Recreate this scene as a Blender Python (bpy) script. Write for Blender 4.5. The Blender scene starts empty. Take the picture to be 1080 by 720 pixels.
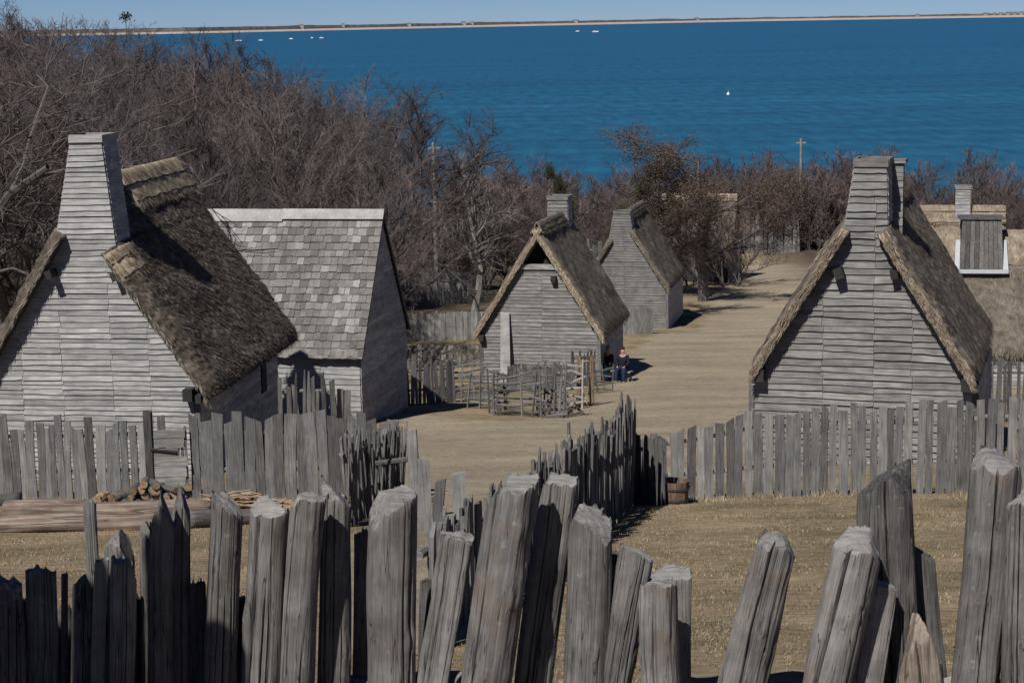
import bpy, math, random
import numpy as np
from mathutils import Vector, Matrix, noise

random.seed(7); np.random.seed(7)
S = bpy.context.scene
C = S.collection
R = math.radians

# ------------------------------------------------------------------ camera
F = 2000.0; PITCH = 9.54; ROLL = -1.0          # focal length in photo pixels, degrees
cd = bpy.data.cameras.new('camera'); cam = bpy.data.objects.new('camera', cd); C.objects.link(cam)
cd.sensor_width = 36.0; cd.lens = 36.0 * F / 1080.0; cd.clip_start = 0.1; cd.clip_end = 60000
CM = Matrix.Rotation(R(90 - PITCH), 4, 'X') @ Matrix.Rotation(R(ROLL), 4, 'Z')
cam.matrix_world = CM
S.camera = cam
# ------------------------------------------------------------------ light
SUN_EL, SUN_AZ = 48.0, 28.5                     # light travels forward and to the right
sdir = Vector((-math.sin(R(SUN_AZ)) * math.cos(R(SUN_EL)), -math.cos(R(SUN_AZ)) * math.cos(R(SUN_EL)), math.sin(R(SUN_EL))))
w = bpy.data.worlds.new('World'); S.world = w; w.use_nodes = True
nt = w.node_tree; bg = nt.nodes['Background']
sky = nt.nodes.new('ShaderNodeTexSky'); sky.sky_type = 'NISHITA'; sky.sun_disc = False
sky.sun_elevation = R(SUN_EL); sky.sun_rotation = math.atan2(sdir.x, sdir.y)
sky.air_density = 0.5; sky.dust_density = 0.0; sky.ozone_density = 5.0; sky.altitude = 30
tn = nt.nodes.new('ShaderNodeMix'); tn.data_type = 'RGBA'; tn.blend_type = 'MULTIPLY'; tn.inputs[0].default_value = 1.0
tn.inputs[7].default_value = (0.84, 0.93, 1.15, 1)              # clear blue spring air
nt.links.new(sky.outputs[0], tn.inputs[6]); nt.links.new(tn.outputs[2], bg.inputs[0]); bg.inputs[1].default_value = 0.05
sl = bpy.data.lights.new('sun', 'SUN'); sl.energy = 5.0; sl.angle = R(0.5); sl.color = (1.0, 0.965, 0.92)
so = bpy.data.objects.new('sun', sl); C.objects.link(so)
so.rotation_euler = sdir.to_track_quat('Z', 'Y').to_euler()
S.view_settings.view_transform = 'Standard'; S.view_settings.look = 'None'
S.view_settings.exposure = -0.03
S.cycles.diffuse_bounces = 1; S.view_settings.gamma = 1.0

# ------------------------------------------------------------------ helpers
def ray(x, y):
    v = CM.to_3x3() @ Vector(((x - 540) / F, (360 - y) / F, -1)); return v
def at(x, y, Y):
    v = ray(x, y); return v * (Y / v.y)
def proj(p):
    q = CM.inverted() @ Vector(p); return (540 + F * q.x / -q.z, 360 - F * q.y / -q.z)

_py = np.array([-30, 0, 5, 9, 14, 38, 57, 73, 105, 135, 160, 176, 200, 240, 270, 400])
_pz = np.array([-2.6, -3.2, -3.6, -4.1, -5.0, -9.75, -12.1, -14.3, -17.6, -19.6, -20.9, -21.9, -25, -29, -31.5, -36])
_pz = _pz + 0.0052 * np.maximum(_py, 0)
_ty = np.arange(-30, 400, 0.5); _tz = np.interp(_ty, _py, _pz)
_k = np.ones(13) / 13; _tz = np.convolve(np.pad(_tz, 6, mode='edge'), _k, 'valid')
def sst(a, b, x):
    t = min(1, max(0, (x - a) / (b - a))); return t * t * (3 - 2 * t)
def H(x, y):
    z = float(np.interp(y, _ty, _tz))
    z += 4.5 * sst(-12, -26, x) * sst(55, 85, y) * (1 - sst(170, 230, y))
    z += 0.10 * noise.noise((x * 0.16, y * 0.16, 1.3)) + 0.03 * noise.noise((x * 0.7, y * 0.7, 5.1))
    return z
def gat(x, y):
    """point on the ground seen at photo pixel x, y"""
    v = ray(x, y); Y = 6.0
    while Y < 300:
        p = v * (Y / v.y)
        if p.z <= H(p.x, p.y): return Vector((p.x, p.y, H(p.x, p.y)))
        Y += 0.05
    return v * (300 / v.y)

class MB:
    def __init__(s): s.v = []; s.f = []; s.t = []
    def add(s, vs, fs, tint=None):
        o = len(s.v); s.v.extend([tuple(a) for a in vs]); s.f.extend([tuple(i + o for i in f) for f in fs])
        if tint is not None: s.t.extend([tint] * len(vs))
    def box(s, a, b, jit=0):
        x0, y0, z0 = a; x1, y1, z1 = b
        j = lambda: random.uniform(-jit, jit)
        vs = [(x + j(), y + j(), z + j()) for z in (z0, z1) for x, y in ((x0, y0), (x1, y0), (x1, y1), (x0, y1))]
        s.add(vs, BOXF)
    def hexa(s, vs): s.add(vs, BOXF)
    def tube(s, pts, rad, n=6, cap=True):
        vs = []; fs = []
        m = len(pts)
        for i, p in enumerate(pts):
            p = Vector(p)
            d = Vector(pts[min(i + 1, m - 1)]) - Vector(pts[max(i - 1, 0)])
            d = d.normalized() if d.length > 1e-9 else Vector((0, 0, 1))
            a = d.cross(Vector((0.31, 0.95, 0.1))); a = a.normalized() if a.length > 1e-4 else Vector((1, 0, 0))
            b = d.cross(a); r = rad[i] if hasattr(rad, '__len__') else rad
            for k in range(n):
                an = 2 * math.pi * k / n
                vs.append(p + a * (r * math.cos(an)) + b * (r * math.sin(an)))
        for i in range(m - 1):
            for k in range(n):
                k2 = (k + 1) % n
                fs.append((i * n + k, i * n + k2, (i + 1) * n + k2, (i + 1) * n + k))
        if cap:
            fs.append(tuple(range(n - 1, -1, -1))); fs.append(tuple((m - 1) * n + k for k in range(n)))
        s.add(vs, fs)
    def mesh(s, name, mat, smooth=False):
        me = bpy.data.meshes.new(name); me.from_pydata(s.v, [], s.f); me.update()
        if mat: me.materials.append(mat)
        if s.t and len(s.t) == len(s.v):
            at_ = me.attributes.new('tint', 'FLOAT', 'POINT'); at_.data.foreach_set('value', np.array(s.t, dtype=np.float32))
        if smooth: me.polygons.foreach_set('use_smooth', np.ones(len(me.polygons), dtype=bool))
        return me
    def build(s, name, mat, parent=None, smooth=False):
        return link(name, s.mesh(name, mat, smooth), parent)
BOXF = [(3, 2, 1, 0), (4, 5, 6, 7), (0, 1, 5, 4), (1, 2, 6, 5), (2, 3, 7, 6), (3, 0, 4, 7)]

def link(name, me, parent=None):
    o = bpy.data.objects.new(name, me); C.objects.link(o)
    if parent: o.parent = parent
    return o
def tag(o, label, cat, group=None):
    o['label'] = label; o['category'] = cat
    if group: o['group'] = group
    return o
def thing(name, label, cat, loc=(0, 0, 0), rz=0, group=None):
    o = bpy.data.objects.new(name, None); C.objects.link(o); o.empty_display_size = 0.2
    o.location = loc; o.rotation_euler = (0, 0, rz)
    return tag(o, label, cat, group)
def struct(o): o['kind'] = 'structure'; return o
def stuff(o): o['kind'] = 'stuff'; return o
U = random.uniform

# ------------------------------------------------------------------ materials
def mat_base(name, rough=0.9, spec=0.15):
    m = bpy.data.materials.new(name); m.use_nodes = True
    b = m.node_tree.nodes['Principled BSDF']; b.inputs['Roughness'].default_value = rough
    b.inputs['Specular IOR Level'].default_value = spec
    return m, m.node_tree, b
def N(nt, kind, **kw):
    n = nt.nodes.new(kind)
    for k, v in kw.items(): setattr(n, k, v)
    return n
def ramp(nt, stops):
    r = N(nt, 'ShaderNodeValToRGB'); e = r.color_ramp.elements
    while len(e) < len(stops): e.new(0.5)
    for i, (p, c) in enumerate(stops):
        e[i].position = p; e[i].color = (*c, 1) if len(c) == 3 else c
    return r
def mixc(nt, a, b, fac, mode='MIX'):
    m = N(nt, 'ShaderNodeMix', data_type='RGBA', blend_type=mode)
    for i, s in ((6, a), (7, b)):
        if isinstance(s, tuple): m.inputs[i].default_value = (*s, 1)
        else: nt.links.new(s, m.inputs[i])
    if isinstance(fac, (int, float)): m.inputs[0].default_value = fac
    else: nt.links.new(fac, m.inputs[0])
    return m.outputs[2]
def noisen(nt, vec, scale, detail=4, rough=0.6, dist=0.0):
    n = N(nt, 'ShaderNodeTexNoise'); n.inputs['Scale'].default_value = scale
    n.inputs['Detail'].default_value = detail; n.inputs['Roughness'].default_value = rough; n.inputs['Distortion'].default_value = dist
    nt.links.new(vec, n.inputs['Vector']); return n.outputs['Fac']
def mapping(nt, sc, loc_rand=True):
    tc = N(nt, 'ShaderNodeTexCoord'); mp = N(nt, 'ShaderNodeMapping'); mp.inputs['Scale'].default_value = sc
    if loc_rand:
        oi = N(nt, 'ShaderNodeObjectInfo'); mu = N(nt, 'ShaderNodeVectorMath', operation='SCALE')
        cx = N(nt, 'ShaderNodeCombineXYZ')
        for i in range(3): nt.links.new(oi.outputs['Random'], cx.inputs[i])
        nt.links.new(cx.outputs[0], mu.inputs[0]); mu.inputs['Scale'].default_value = 57.0
        ad = N(nt, 'ShaderNodeVectorMath', operation='ADD')
        nt.links.new(tc.outputs['Object'], ad.inputs[0]); nt.links.new(mu.outputs[0], ad.inputs[1])
        nt.links.new(ad.outputs[0], mp.inputs['Vector'])
    else: nt.links.new(tc.outputs['Object'], mp.inputs['Vector'])
    return mp.outputs[0]

def wood(name, axis, dark, mid, light, fine=60.0, bump=0.4, var=0.35, crack=0.0, dist=0.01, stain=None):
    """weathered wood, grain along object axis"""
    m, nt, b = mat_base(name, 0.85, 0.12)
    sc = [1.0, 1.0, 1.0]; sc[axis] = 0.045
    v = mapping(nt, tuple(sc))
    g = noisen(nt, v, fine, 5, 0.65, 0.3)
    r = ramp(nt, [(0.28, dark), (0.5, mid), (0.72, light)]); nt.links.new(g, r.inputs[0])
    v2 = mapping(nt, (1, 1, 1)); big = noisen(nt, v2, 2.3, 4, 0.6)
    r2 = ramp(nt, [(0.3, (0.62, 0.62, 0.64)), (0.7, (1.18, 1.16, 1.12))]); nt.links.new(big, r2.inputs[0])
    col = mixc(nt, r.outputs[0], r2.outputs[0], 0.8, 'MULTIPLY')
    oi = N(nt, 'ShaderNodeObjectInfo')
    mr = N(nt, 'ShaderNodeMapRange'); mr.inputs[3].default_value = 1 - var; mr.inputs[4].default_value = 1 + var * 0.75
    nt.links.new(oi.outputs['Random'], mr.inputs[0])
    vm = N(nt, 'ShaderNodeVectorMath', operation='SCALE'); nt.links.new(col, vm.inputs[0]); nt.links.new(mr.outputs[0], vm.inputs['Scale'])
    col = vm.outputs[0]
    h = g
    if crack > .8:
        l1 = noisen(nt, v2, 26, 3, 0.6); rl = ramp(nt, [(0.64, (0, 0, 0)), (0.72, (.55, .55, .55))]); nt.links.new(l1, rl.inputs[0])
        col = mixc(nt, col, (0.27, 0.275, 0.25), rl.outputs[0])
        l2 = noisen(nt, v2, 6, 5, 0.6); rl2 = ramp(nt, [(0.35, (.72, .70, .68)), (0.65, (1.2, 1.19, 1.17))]); nt.links.new(l2, rl2.inputs[0])
        col = mixc(nt, col, rl2.outputs[0], 0.85, 'MULTIPLY')
    if stain:
        s3 = noisen(nt, v2, 3.7, 3, 0.5); rs = ramp(nt, [(0.60, (0, 0, 0)), (0.72, (1, 1, 1))]); nt.links.new(s3, rs.inputs[0])
        fm = N(nt, 'ShaderNodeMath', operation='MULTIPLY'); nt.links.new(rs.outputs[0], fm.inputs[0]); fm.inputs[1].default_value = 0.45
        col = mixc(nt, col, stain, fm.outputs[0])
    if crack:
        sc2 = [1.0, 1.0, 1.0]; sc2[axis] = 0.03
        cv = mapping(nt, tuple(sc2)); cn = noisen(nt, cv, fine * 0.27, 1.0, 0.4, 0.12)
        ab = N(nt, 'ShaderNodeMath', operation='SUBTRACT'); nt.links.new(cn, ab.inputs[0]); ab.inputs[1].default_value = 0.5
        ab2 = N(nt, 'ShaderNodeMath', operation='ABSOLUTE'); nt.links.new(ab.outputs[0], ab2.inputs[0])
        rc = ramp(nt, [(0.0, (0.12, 0.12, 0.12)), (0.013, (1, 1, 1))]); nt.links.new(ab2.outputs[0], rc.inputs[0])
        col = mixc(nt, col, rc.outputs[0], crack, 'MULTIPLY')
        mm = N(nt, 'ShaderNodeMath', operation='MULTIPLY'); nt.links.new(g, mm.inputs[0]); nt.links.new(rc.outputs[0], mm.inputs[1]); h = mm.outputs[0]
    if crack > .8:
        ta = N(nt, 'ShaderNodeAttribute', attribute_name='tint'); vt = N(nt, 'ShaderNodeVectorMath', operation='SCALE')
        nt.links.new(col, vt.inputs[0]); nt.links.new(ta.outputs['Fac'], vt.inputs['Scale']); col = vt.outputs[0]
    nt.links.new(col, b.inputs['Base Color'])
    bp = N(nt, 'ShaderNodeBump'); bp.inputs['Strength'].default_value = bump; bp.inputs['Distance'].default_value = dist
    nt.links.new(h, bp.inputs['Height']); nt.links.new(bp.outputs[0], b.inputs['Normal'])
    return m

def plain(name, c, rough=0.9, spec=0.1, var=0.0, noise_amt=0.3, nscale=8.0):
    m, nt, b = mat_base(name, rough, spec)
    v = mapping(nt, (1, 1, 1)); n = noisen(nt, v, nscale, 4)
    r = ramp(nt, [(0.3, (1 - noise_amt,) * 3), (0.7, (1 + noise_amt,) * 3)]); nt.links.new(n, r.inputs[0])
    col = mixc(nt, c, r.outputs[0], 1.0, 'MULTIPLY')
    if var:
        oi = N(nt, 'ShaderNodeObjectInfo'); mr = N(nt, 'ShaderNodeMapRange'); mr.inputs[3].default_value = 1 - var; mr.inputs[4].default_value = 1 + var
        nt.links.new(oi.outputs['Random'], mr.inputs[0])
        vm = N(nt, 'ShaderNodeVectorMath', operation='SCALE'); nt.links.new(col, vm.inputs[0]); nt.links.new(mr.outputs[0], vm.inputs['Scale']); col = vm.outputs[0]
    nt.links.new(col, b.inputs['Base Color'])
    return m
def tinted(name, stops, rough=0.95, nscale=3.0, namt=0.25, var=0.0):
    """colour from the per-blade 'tint' attribute"""
    m, nt, b = mat_base(name, rough, 0.08)
    a = N(nt, 'ShaderNodeAttribute', attribute_name='tint')
    r = ramp(nt, stops); nt.links.new(a.outputs['Fac'], r.inputs[0])
    v = mapping(nt, (1, 1, 1), False); n = noisen(nt, v, nscale, 4)
    r2 = ramp(nt, [(0.3, (1 - namt,) * 3), (0.7, (1 + namt,) * 3)]); nt.links.new(n, r2.inputs[0])
    col = mixc(nt, r.outputs[0], r2.outputs[0], 1.0, 'MULTIPLY')
    if var:
        oi = N(nt, 'ShaderNodeObjectInfo'); mr = N(nt, 'ShaderNodeMapRange'); mr.inputs[3].default_value = 1 - var; mr.inputs[4].default_value = 1 + var
        nt.links.new(oi.outputs['Random'], mr.inputs[0])
        vm = N(nt, 'ShaderNodeVectorMath', operation='SCALE'); nt.links.new(col, vm.inputs[0]); nt.links.new(mr.outputs[0], vm.inputs['Scale']); col = vm.outputs[0]
    nt.links.new(col, b.inputs['Base Color'])
    return m

G1, G2, G3 = (0.13, 0.13, 0.132), (0.29, 0.288, 0.285), (0.40, 0.397, 0.39)
clapX = wood('clapboard_grain_x', 0, (0.17, 0.17, 0.17), (0.335, 0.332, 0.325), (0.45, 0.445, 0.435), 40, 0.3, 0.22)
clapY = wood('clapboard_grain_y', 1, (0.17, 0.17, 0.17), (0.335, 0.332, 0.325), (0.45, 0.445, 0.435), 40, 0.3, 0.22)
clapXd = wood('clapboard_brown_grey', 0, (0.10, 0.099, 0.095), (0.215, 0.211, 0.203), (0.32, 0.315, 0.303), 40, 0.25, 0.22)
darkwall = plain('wall_core', (0.035, 0.034, 0.034))
daub = plain('daub_wall', (0.16, 0.155, 0.15), nscale=3)
paleZ = wood('pale_grain_z', 2, (0.075, 0.075, 0.076), (0.152, 0.151, 0.15), (0.225, 0.223, 0.218), 45, 0.35, 0.28)
paleZd = wood('dark_stake_grain_z', 2, (0.055, 0.053, 0.052), (0.13, 0.126, 0.122), (0.22, 0.212, 0.205), 45, 0.35, 0.4)
paleZl = wood('light_pale_grain_z', 2, (0.13, 0.128, 0.122), (0.235, 0.231, 0.222), (0.33, 0.322, 0.305), 45, 0.3, 0.25)
ridgeZ = wood('bleached_pale', 2, (0.2, 0.196, 0.188), (0.33, 0.324, 0.31), (0.43, 0.42, 0.40), 45, 0.3, 0.2)
railX = wood('rail_grain_x', 0, (0.12, 0.115, 0.11), (0.24, 0.235, 0.225), (0.34, 0.33, 0.31), 45, 0.35, 0.3)
postM = wood('post_weathered', 2, (0.125, 0.118, 0.113), (0.195, 0.187, 0.18), (0.262, 0.253, 0.244), 130, 0.5, 0.28, 0.95, 0.008, stain=(0.17, 0.115, 0.085))
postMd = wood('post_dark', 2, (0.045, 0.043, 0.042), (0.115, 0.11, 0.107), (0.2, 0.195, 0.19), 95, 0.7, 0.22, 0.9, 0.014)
postMf = wood('post_fresh_split', 2, (0.2, 0.15, 0.11), (0.33, 0.28, 0.23), (0.46, 0.41, 0.36), 55, 0.6, 0.2, 0.85, 0.01)
endgrain = wood('post_end_grain', 0, (0.15, 0.144, 0.136), (0.235, 0.228, 0.218), (0.31, 0.302, 0.29), 50, 0.6, 0.1, 0.5, 0.01)
shingleM = wood('shingle', 2, (0.12, 0.115, 0.11), (0.18, 0.17, 0.158), (0.26, 0.247, 0.232), 45, 0.35, 0.3)
shingleL = wood('shingle_new', 2, (0.17, 0.167, 0.162), (0.29, 0.286, 0.28), (0.38, 0.375, 0.37), 45, 0.3, 0.15)
ridgeB = wood('ridge_board', 0, (0.20, 0.192, 0.182), (0.37, 0.36, 0.345), (0.47, 0.46, 0.44), 40, 0.35, 0.1)
beamM = wood('beam_dark', 1, (0.02, 0.02, 0.02), (0.04, 0.039, 0.038), (0.075, 0.073, 0.07), 40, 0.4, 0.2)
thatchA = tinted('thatch_shaggy_brown', [(0.0, (0.045, 0.037, 0.03)), (0.45, (0.13, 0.107, 0.086)), (0.8, (0.225, 0.19, 0.155)), (1.0, (0.36, 0.315, 0.255))], nscale=1.6, namt=0.3)
thatchB = tinted('thatch_smooth_brown', [(0.0, (0.075, 0.063, 0.051)), (0.5, (0.165, 0.14, 0.114)), (1.0, (0.30, 0.26, 0.205))], nscale=1.2, namt=0.22)
thatchM = tinted('thatch_grey_straw', [(0.0, (0.12, 0.095, 0.07)), (0.5, (0.24, 0.195, 0.145)), (1.0, (0.37, 0.31, 0.235))], nscale=2.5, namt=0.28)
thatchL = tinted('thatch_light_straw', [(0.0, (0.17, 0.13, 0.09)), (0.5, (0.34, 0.275, 0.195)), (1.0, (0.50, 0.42, 0.31))], nscale=2.5, namt=0.25)
ropeM = plain('thatch_rope', (0.03, 0.025, 0.022))
white = plain('limewash', (0.44, 0.45, 0.46), noise_amt=0.08)
logM = wood('felled_log', 0, (0.08, 0.06, 0.048), (0.19, 0.148, 0.118), (0.36, 0.315, 0.27), 14, 0.9, 0.12, 0.7, 0.03, stain=(0.16, 0.075, 0.045))
logD = wood('felled_log_dark', 0, (0.06, 0.055, 0.05), (0.13, 0.12, 0.115), (0.22, 0.21, 0.2), 25, 0.7, 0.2, 0.5, 0.02)
cutM = plain('cut_wood_end', (0.20, 0.14, 0.09), var=0.55, noise_amt=.5, nscale=18)
stickM = plain('brushwood_stick', (0.20, 0.145, 0.10), var=0.5)
tubM = wood('tub_stave', 2, (0.09, 0.06, 0.045), (0.17, 0.12, 0.085), (0.26, 0.2, 0.15), 40, 0.3, 0.2)
ironM = plain('iron_hoop', (0.05, 0.045, 0.042), 0.6, 0.4)
barkM = plain('bark_grey', (0.10, 0.088, 0.082), var=0.3, nscale=14)
barkP = plain('bark_pale', (0.20, 0.185, 0.175), var=0.15, nscale=14)
twigM = plain('twig_brown_grey', (0.104, 0.085, 0.081), var=0.32, nscale=1.2)
twigR = plain('twig_red_brown', (0.105, 0.078, 0.073), var=0.35, nscale=1.2)
twigG = plain('twig_grey', (0.106, 0.093, 0.09), var=0.25, nscale=1.2)
twigP = plain('twig_pale', (0.15, 0.135, 0.125), var=0.2, nscale=2)
leafB = tinted('leaf_brown', [(0, (0.045, 0.034, 0.025)), (0.6, (0.09, 0.066, 0.046)), (1, (0.14, 0.1, 0.07))], nscale=0.8)
leafG = tinted('leaf_cedar', [(0, (0.018, 0.022, 0.012)), (0.6, (0.04, 0.045, 0.02)), (1, (0.085, 0.07, 0.035))], nscale=0.8)

# ------------------------------------------------------------------ ground
def ground_mat():
    m, nt, b = mat_base('ground_soil_grass', 0.95, 0.05)
    v = mapping(nt, (1, 1, 1), False)
    vs = mapping(nt, (0.55, 1.6, 1), False)
    a = N(nt, 'ShaderNodeAttribute', attribute_name='dirt')
    n1 = noisen(nt, v, 1.1, 6, 0.65)
    sub = N(nt, 'ShaderNodeMath', operation='MULTIPLY_ADD'); nt.links.new(n1, sub.inputs[0]); sub.inputs[1].default_value = 0.9; sub.inputs[2].default_value = -0.45
    ad = N(nt, 'ShaderNodeMath', operation='ADD'); nt.links.new(a.outputs['Fac'], ad.inputs[0]); nt.links.new(sub.outputs[0], ad.inputs[1])
    rf = ramp(nt, [(0.38, (0, 0, 0)), (0.62, (1, 1, 1))]); nt.links.new(ad.outputs[0], rf.inputs[0])
    d1 = noisen(nt, v, 3.0, 8, 0.7); rd = ramp(nt, [(0.25, (0.255, 0.21, 0.15)), (0.5, (0.345, 0.29, 0.213)), (0.75, (0.41, 0.35, 0.265))]); nt.links.new(d1, rd.inputs[0])
    d2 = noisen(nt, vs, 0.35, 5, 0.6); rd2 = ramp(nt, [(0.3, (0.72, 0.72, 0.73)), (0.7, (1.14, 1.12, 1.09))]); nt.links.new(d2, rd2.inputs[0])
    dc = mixc(nt, rd.outputs[0], rd2.outputs[0], 1.0, 'MULTIPLY')
    g1 = noisen(nt, vs, 4.5, 7, 0.7); rg = ramp(nt, [(0.25, (0.15, 0.118, 0.076)), (0.5, (0.285, 0.227, 0.152)), (0.72, (0.42, 0.345, 0.245))]); nt.links.new(g1, rg.inputs[0])
    g2 = noisen(nt, v, 0.5, 4, 0.6); rg2 = ramp(nt, [(0.3, (0.62, 0.64, 0.58)), (0.68, (1.28, 1.22, 1.16))]); nt.links.new(g2, rg2.inputs[0])
    gc = mixc(nt, rg.outputs[0], rg2.outputs[0], 1.0, 'MULTIPLY')
    col = mixc(nt, gc, dc, rf.outputs[0])
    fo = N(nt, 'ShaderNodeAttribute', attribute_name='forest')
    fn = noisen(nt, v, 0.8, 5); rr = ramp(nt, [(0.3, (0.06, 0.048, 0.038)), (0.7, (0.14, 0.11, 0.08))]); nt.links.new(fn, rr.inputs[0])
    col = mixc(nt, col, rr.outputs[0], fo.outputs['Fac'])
    nt.links.new(col, b.inputs['Base Color'])
    bp = N(nt, 'ShaderNodeBump'); bp.inputs['Strength'].default_value = 0.8; bp.inputs['Distance'].default_value = 0.10
    d3 = noisen(nt, v, 14.0, 6, 0.75); d4 = N(nt, 'ShaderNodeMath', operation='MULTIPLY_ADD'); nt.links.new(d3, d4.inputs[0]); d4.inputs[1].default_value = .5; nt.links.new(d1, d4.inputs[2]); nt.links.new(d4.outputs[0], bp.inputs['Height']); nt.links.new(bp.outputs[0], b.inputs['Normal'])
    return m
groundM = ground_mat()
road_px = [(424, 436), (480, 441), (545, 446), (615, 432), (648, 405), (668, 372), (690, 352), (738, 350), (750, 318), (764, 290), (790, 279), (822, 276.5), (862, 277.5), (905, 282)]
road = [gat(*p).to_2d() for p in road_px]
road += [Vector((24, 125)), Vector((17, 62)), Vector((12, 48)), Vector((7.6, 40.5)), Vector((2.6, 38.0)), Vector((1.6, 31.5)), Vector((0.1, 20)), Vector((-0.6, 15.5)), Vector((-1.6, 15)), Vector((-2.2, 26)), Vector((-2.5, 37)), Vector((-3.0, 46))]
def inpoly(x, y, P):
    c = False; n = len(P); j = n - 1
    for i in range(n):
        if (P[i].y > y) != (P[j].y > y) and x < (P[j].x - P[i].x) * (y - P[i].y) / (P[j].y - P[i].y) + P[i].x: c = not c
        j = i
    return c
def polydist(x, y, P):
    d = 1e9; n = len(P)
    for i in range(n):
        a = P[i]; b = P[(i + 1) % n]; ab = b - a; t = max(0, min(1, ((x - a.x) * ab.x + (y - a.y) * ab.y) / max(1e-9, ab.length_squared)))
        d = min(d, math.hypot(a.x + ab.x * t - x, a.y + ab.y * t - y))
    return d
def dirtv(x, y):
    if not (-8 < x < 60 and 12 < y < 190): return 0.0
    d = polydist(x, y, road); d = d if inpoly(x, y, road) else -d
    return min(1, max(0, 0.5 + d / (0.9 + 0.012 * y)))
def axis_pts(segs):
    out = []
    for a, b, st in segs:
        out += list(np.arange(a, b - 1e-6, st))
    return out + [segs[-1][1]]
gx = axis_pts([(-160, -40, 8), (-40, -14, 1.6), (-14, 14, 0.45), (14, 30, 1.2), (30, 160, 8)])
gy = axis_pts([(-30, 4, 3), (4, 60, 0.45), (60, 180, 1.2), (180, 300, 5)])
gv = []; gd = []; gf = []
for y in gy:
    for x in gx:
        gv.append((x, y, H(x, y))); gd.append(dirtv(x, y))
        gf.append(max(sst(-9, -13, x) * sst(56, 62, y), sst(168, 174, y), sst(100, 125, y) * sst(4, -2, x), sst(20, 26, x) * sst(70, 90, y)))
nx = len(gx)
fg = []; fr = []
for j in range(len(gy) - 1):
    for i in range(nx - 1):
        q = (j * nx + i, j * nx + i + 1, (j + 1) * nx + i + 1, (j + 1) * nx + i)
        (fr if sum(gd[k] for k in q) > 2 else fg).append(q)
def terrain(name, faces):
    used = sorted({i for f in faces for i in f}); mp = {k: n for n, k in enumerate(used)}
    me = bpy.data.meshes.new(name); me.from_pydata([gv[k] for k in used], [], [tuple(mp[i] for i in f) for f in faces])
    me.update(); me.materials.append(groundM)
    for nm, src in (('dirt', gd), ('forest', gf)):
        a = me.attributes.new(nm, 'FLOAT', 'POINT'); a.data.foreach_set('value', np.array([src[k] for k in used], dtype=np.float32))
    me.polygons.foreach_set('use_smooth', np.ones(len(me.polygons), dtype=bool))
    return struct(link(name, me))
terrain('ground', fg); terrain('dirt_road', fr)

# ------------------------------------------------------------------ sea and far shore
SEA = -30.0
def sea_mat():
    m, nt, b = mat_base('sea_water', 0.42, 0.35)
    tc = N(nt, 'ShaderNodeTexCoord')
    def nz(sx, sy, sc, det=5):
        mp = N(nt, 'ShaderNodeMapping'); mp.inputs['Scale'].default_value = (sx, sy, 1); mp.inputs['Rotation'].default_value = (0, 0, R(4))
        nt.links.new(tc.outputs['Object'], mp.inputs[0]); return noisen(nt, mp.outputs[0], sc, det, 0.62)
    a = nz(0.006, 0.05, 1.0); c = nz(0.22, 0.05, 1.0, 6); e = nz(0.0012, 0.008, 1.0, 3)
    # depth of the water: greener over the shallows near the shore
    sx = N(nt, 'ShaderNodeSeparateXYZ'); nt.links.new(tc.outputs['Object'], sx.inputs[0])
    mr = N(nt, 'ShaderNodeMapRange'); mr.inputs[1].default_value = 250; mr.inputs[2].default_value = 1600; nt.links.new(sx.outputs[1], mr.inputs[0])
    deep = mixc(nt, (0.010, 0.098, 0.172), (0.010, 0.096, 0.185), mr.outputs[0])
    r = ramp(nt, [(0.35, (0.80, 0.82, 0.84)), (0.65, (1.14, 1.12, 1.10))]); nt.links.new(a, r.inputs[0])
    r3 = ramp(nt, [(0.3, (0.86, 0.88, 0.9)), (0.7, (1.08, 1.06, 1.05))]); nt.links.new(e, r3.inputs[0])
    r4 = ramp(nt, [(0.3, (0.62, 0.66, 0.70)), (0.7, (1.38, 1.34, 1.30))]); nt.links.new(c, r4.inputs[0])
    col = mixc(nt, deep, r.outputs[0], 1.0, 'MULTIPLY'); col = mixc(nt, col, r3.outputs[0], 1.0, 'MULTIPLY'); col = mixc(nt, col, r4.outputs[0], 1.0, 'MULTIPLY')
    nt.links.new(col, b.inputs['Base Color'])
    mx = N(nt, 'ShaderNodeMath', operation='MULTIPLY_ADD'); nt.links.new(a, mx.inputs[0]); mx.inputs[1].default_value = 2.0; nt.links.new(c, mx.inputs[2])
    bp = N(nt, 'ShaderNodeBump'); bp.inputs['Strength'].default_value = 0.5; bp.inputs['Distance'].default_value = 1.2
    nt.links.new(mx.outputs[0], bp.inputs['Height']); nt.links.new(bp.outputs[0], b.inputs['Normal'])
    return m
sb = MB(); sb.add([(-9000, 215, SEA), (9000, 215, SEA), (30000, 42000, SEA), (-30000, 42000, SEA)], [(0, 1, 2, 3)])
struct(sb.build('sea', sea_mat()))

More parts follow.
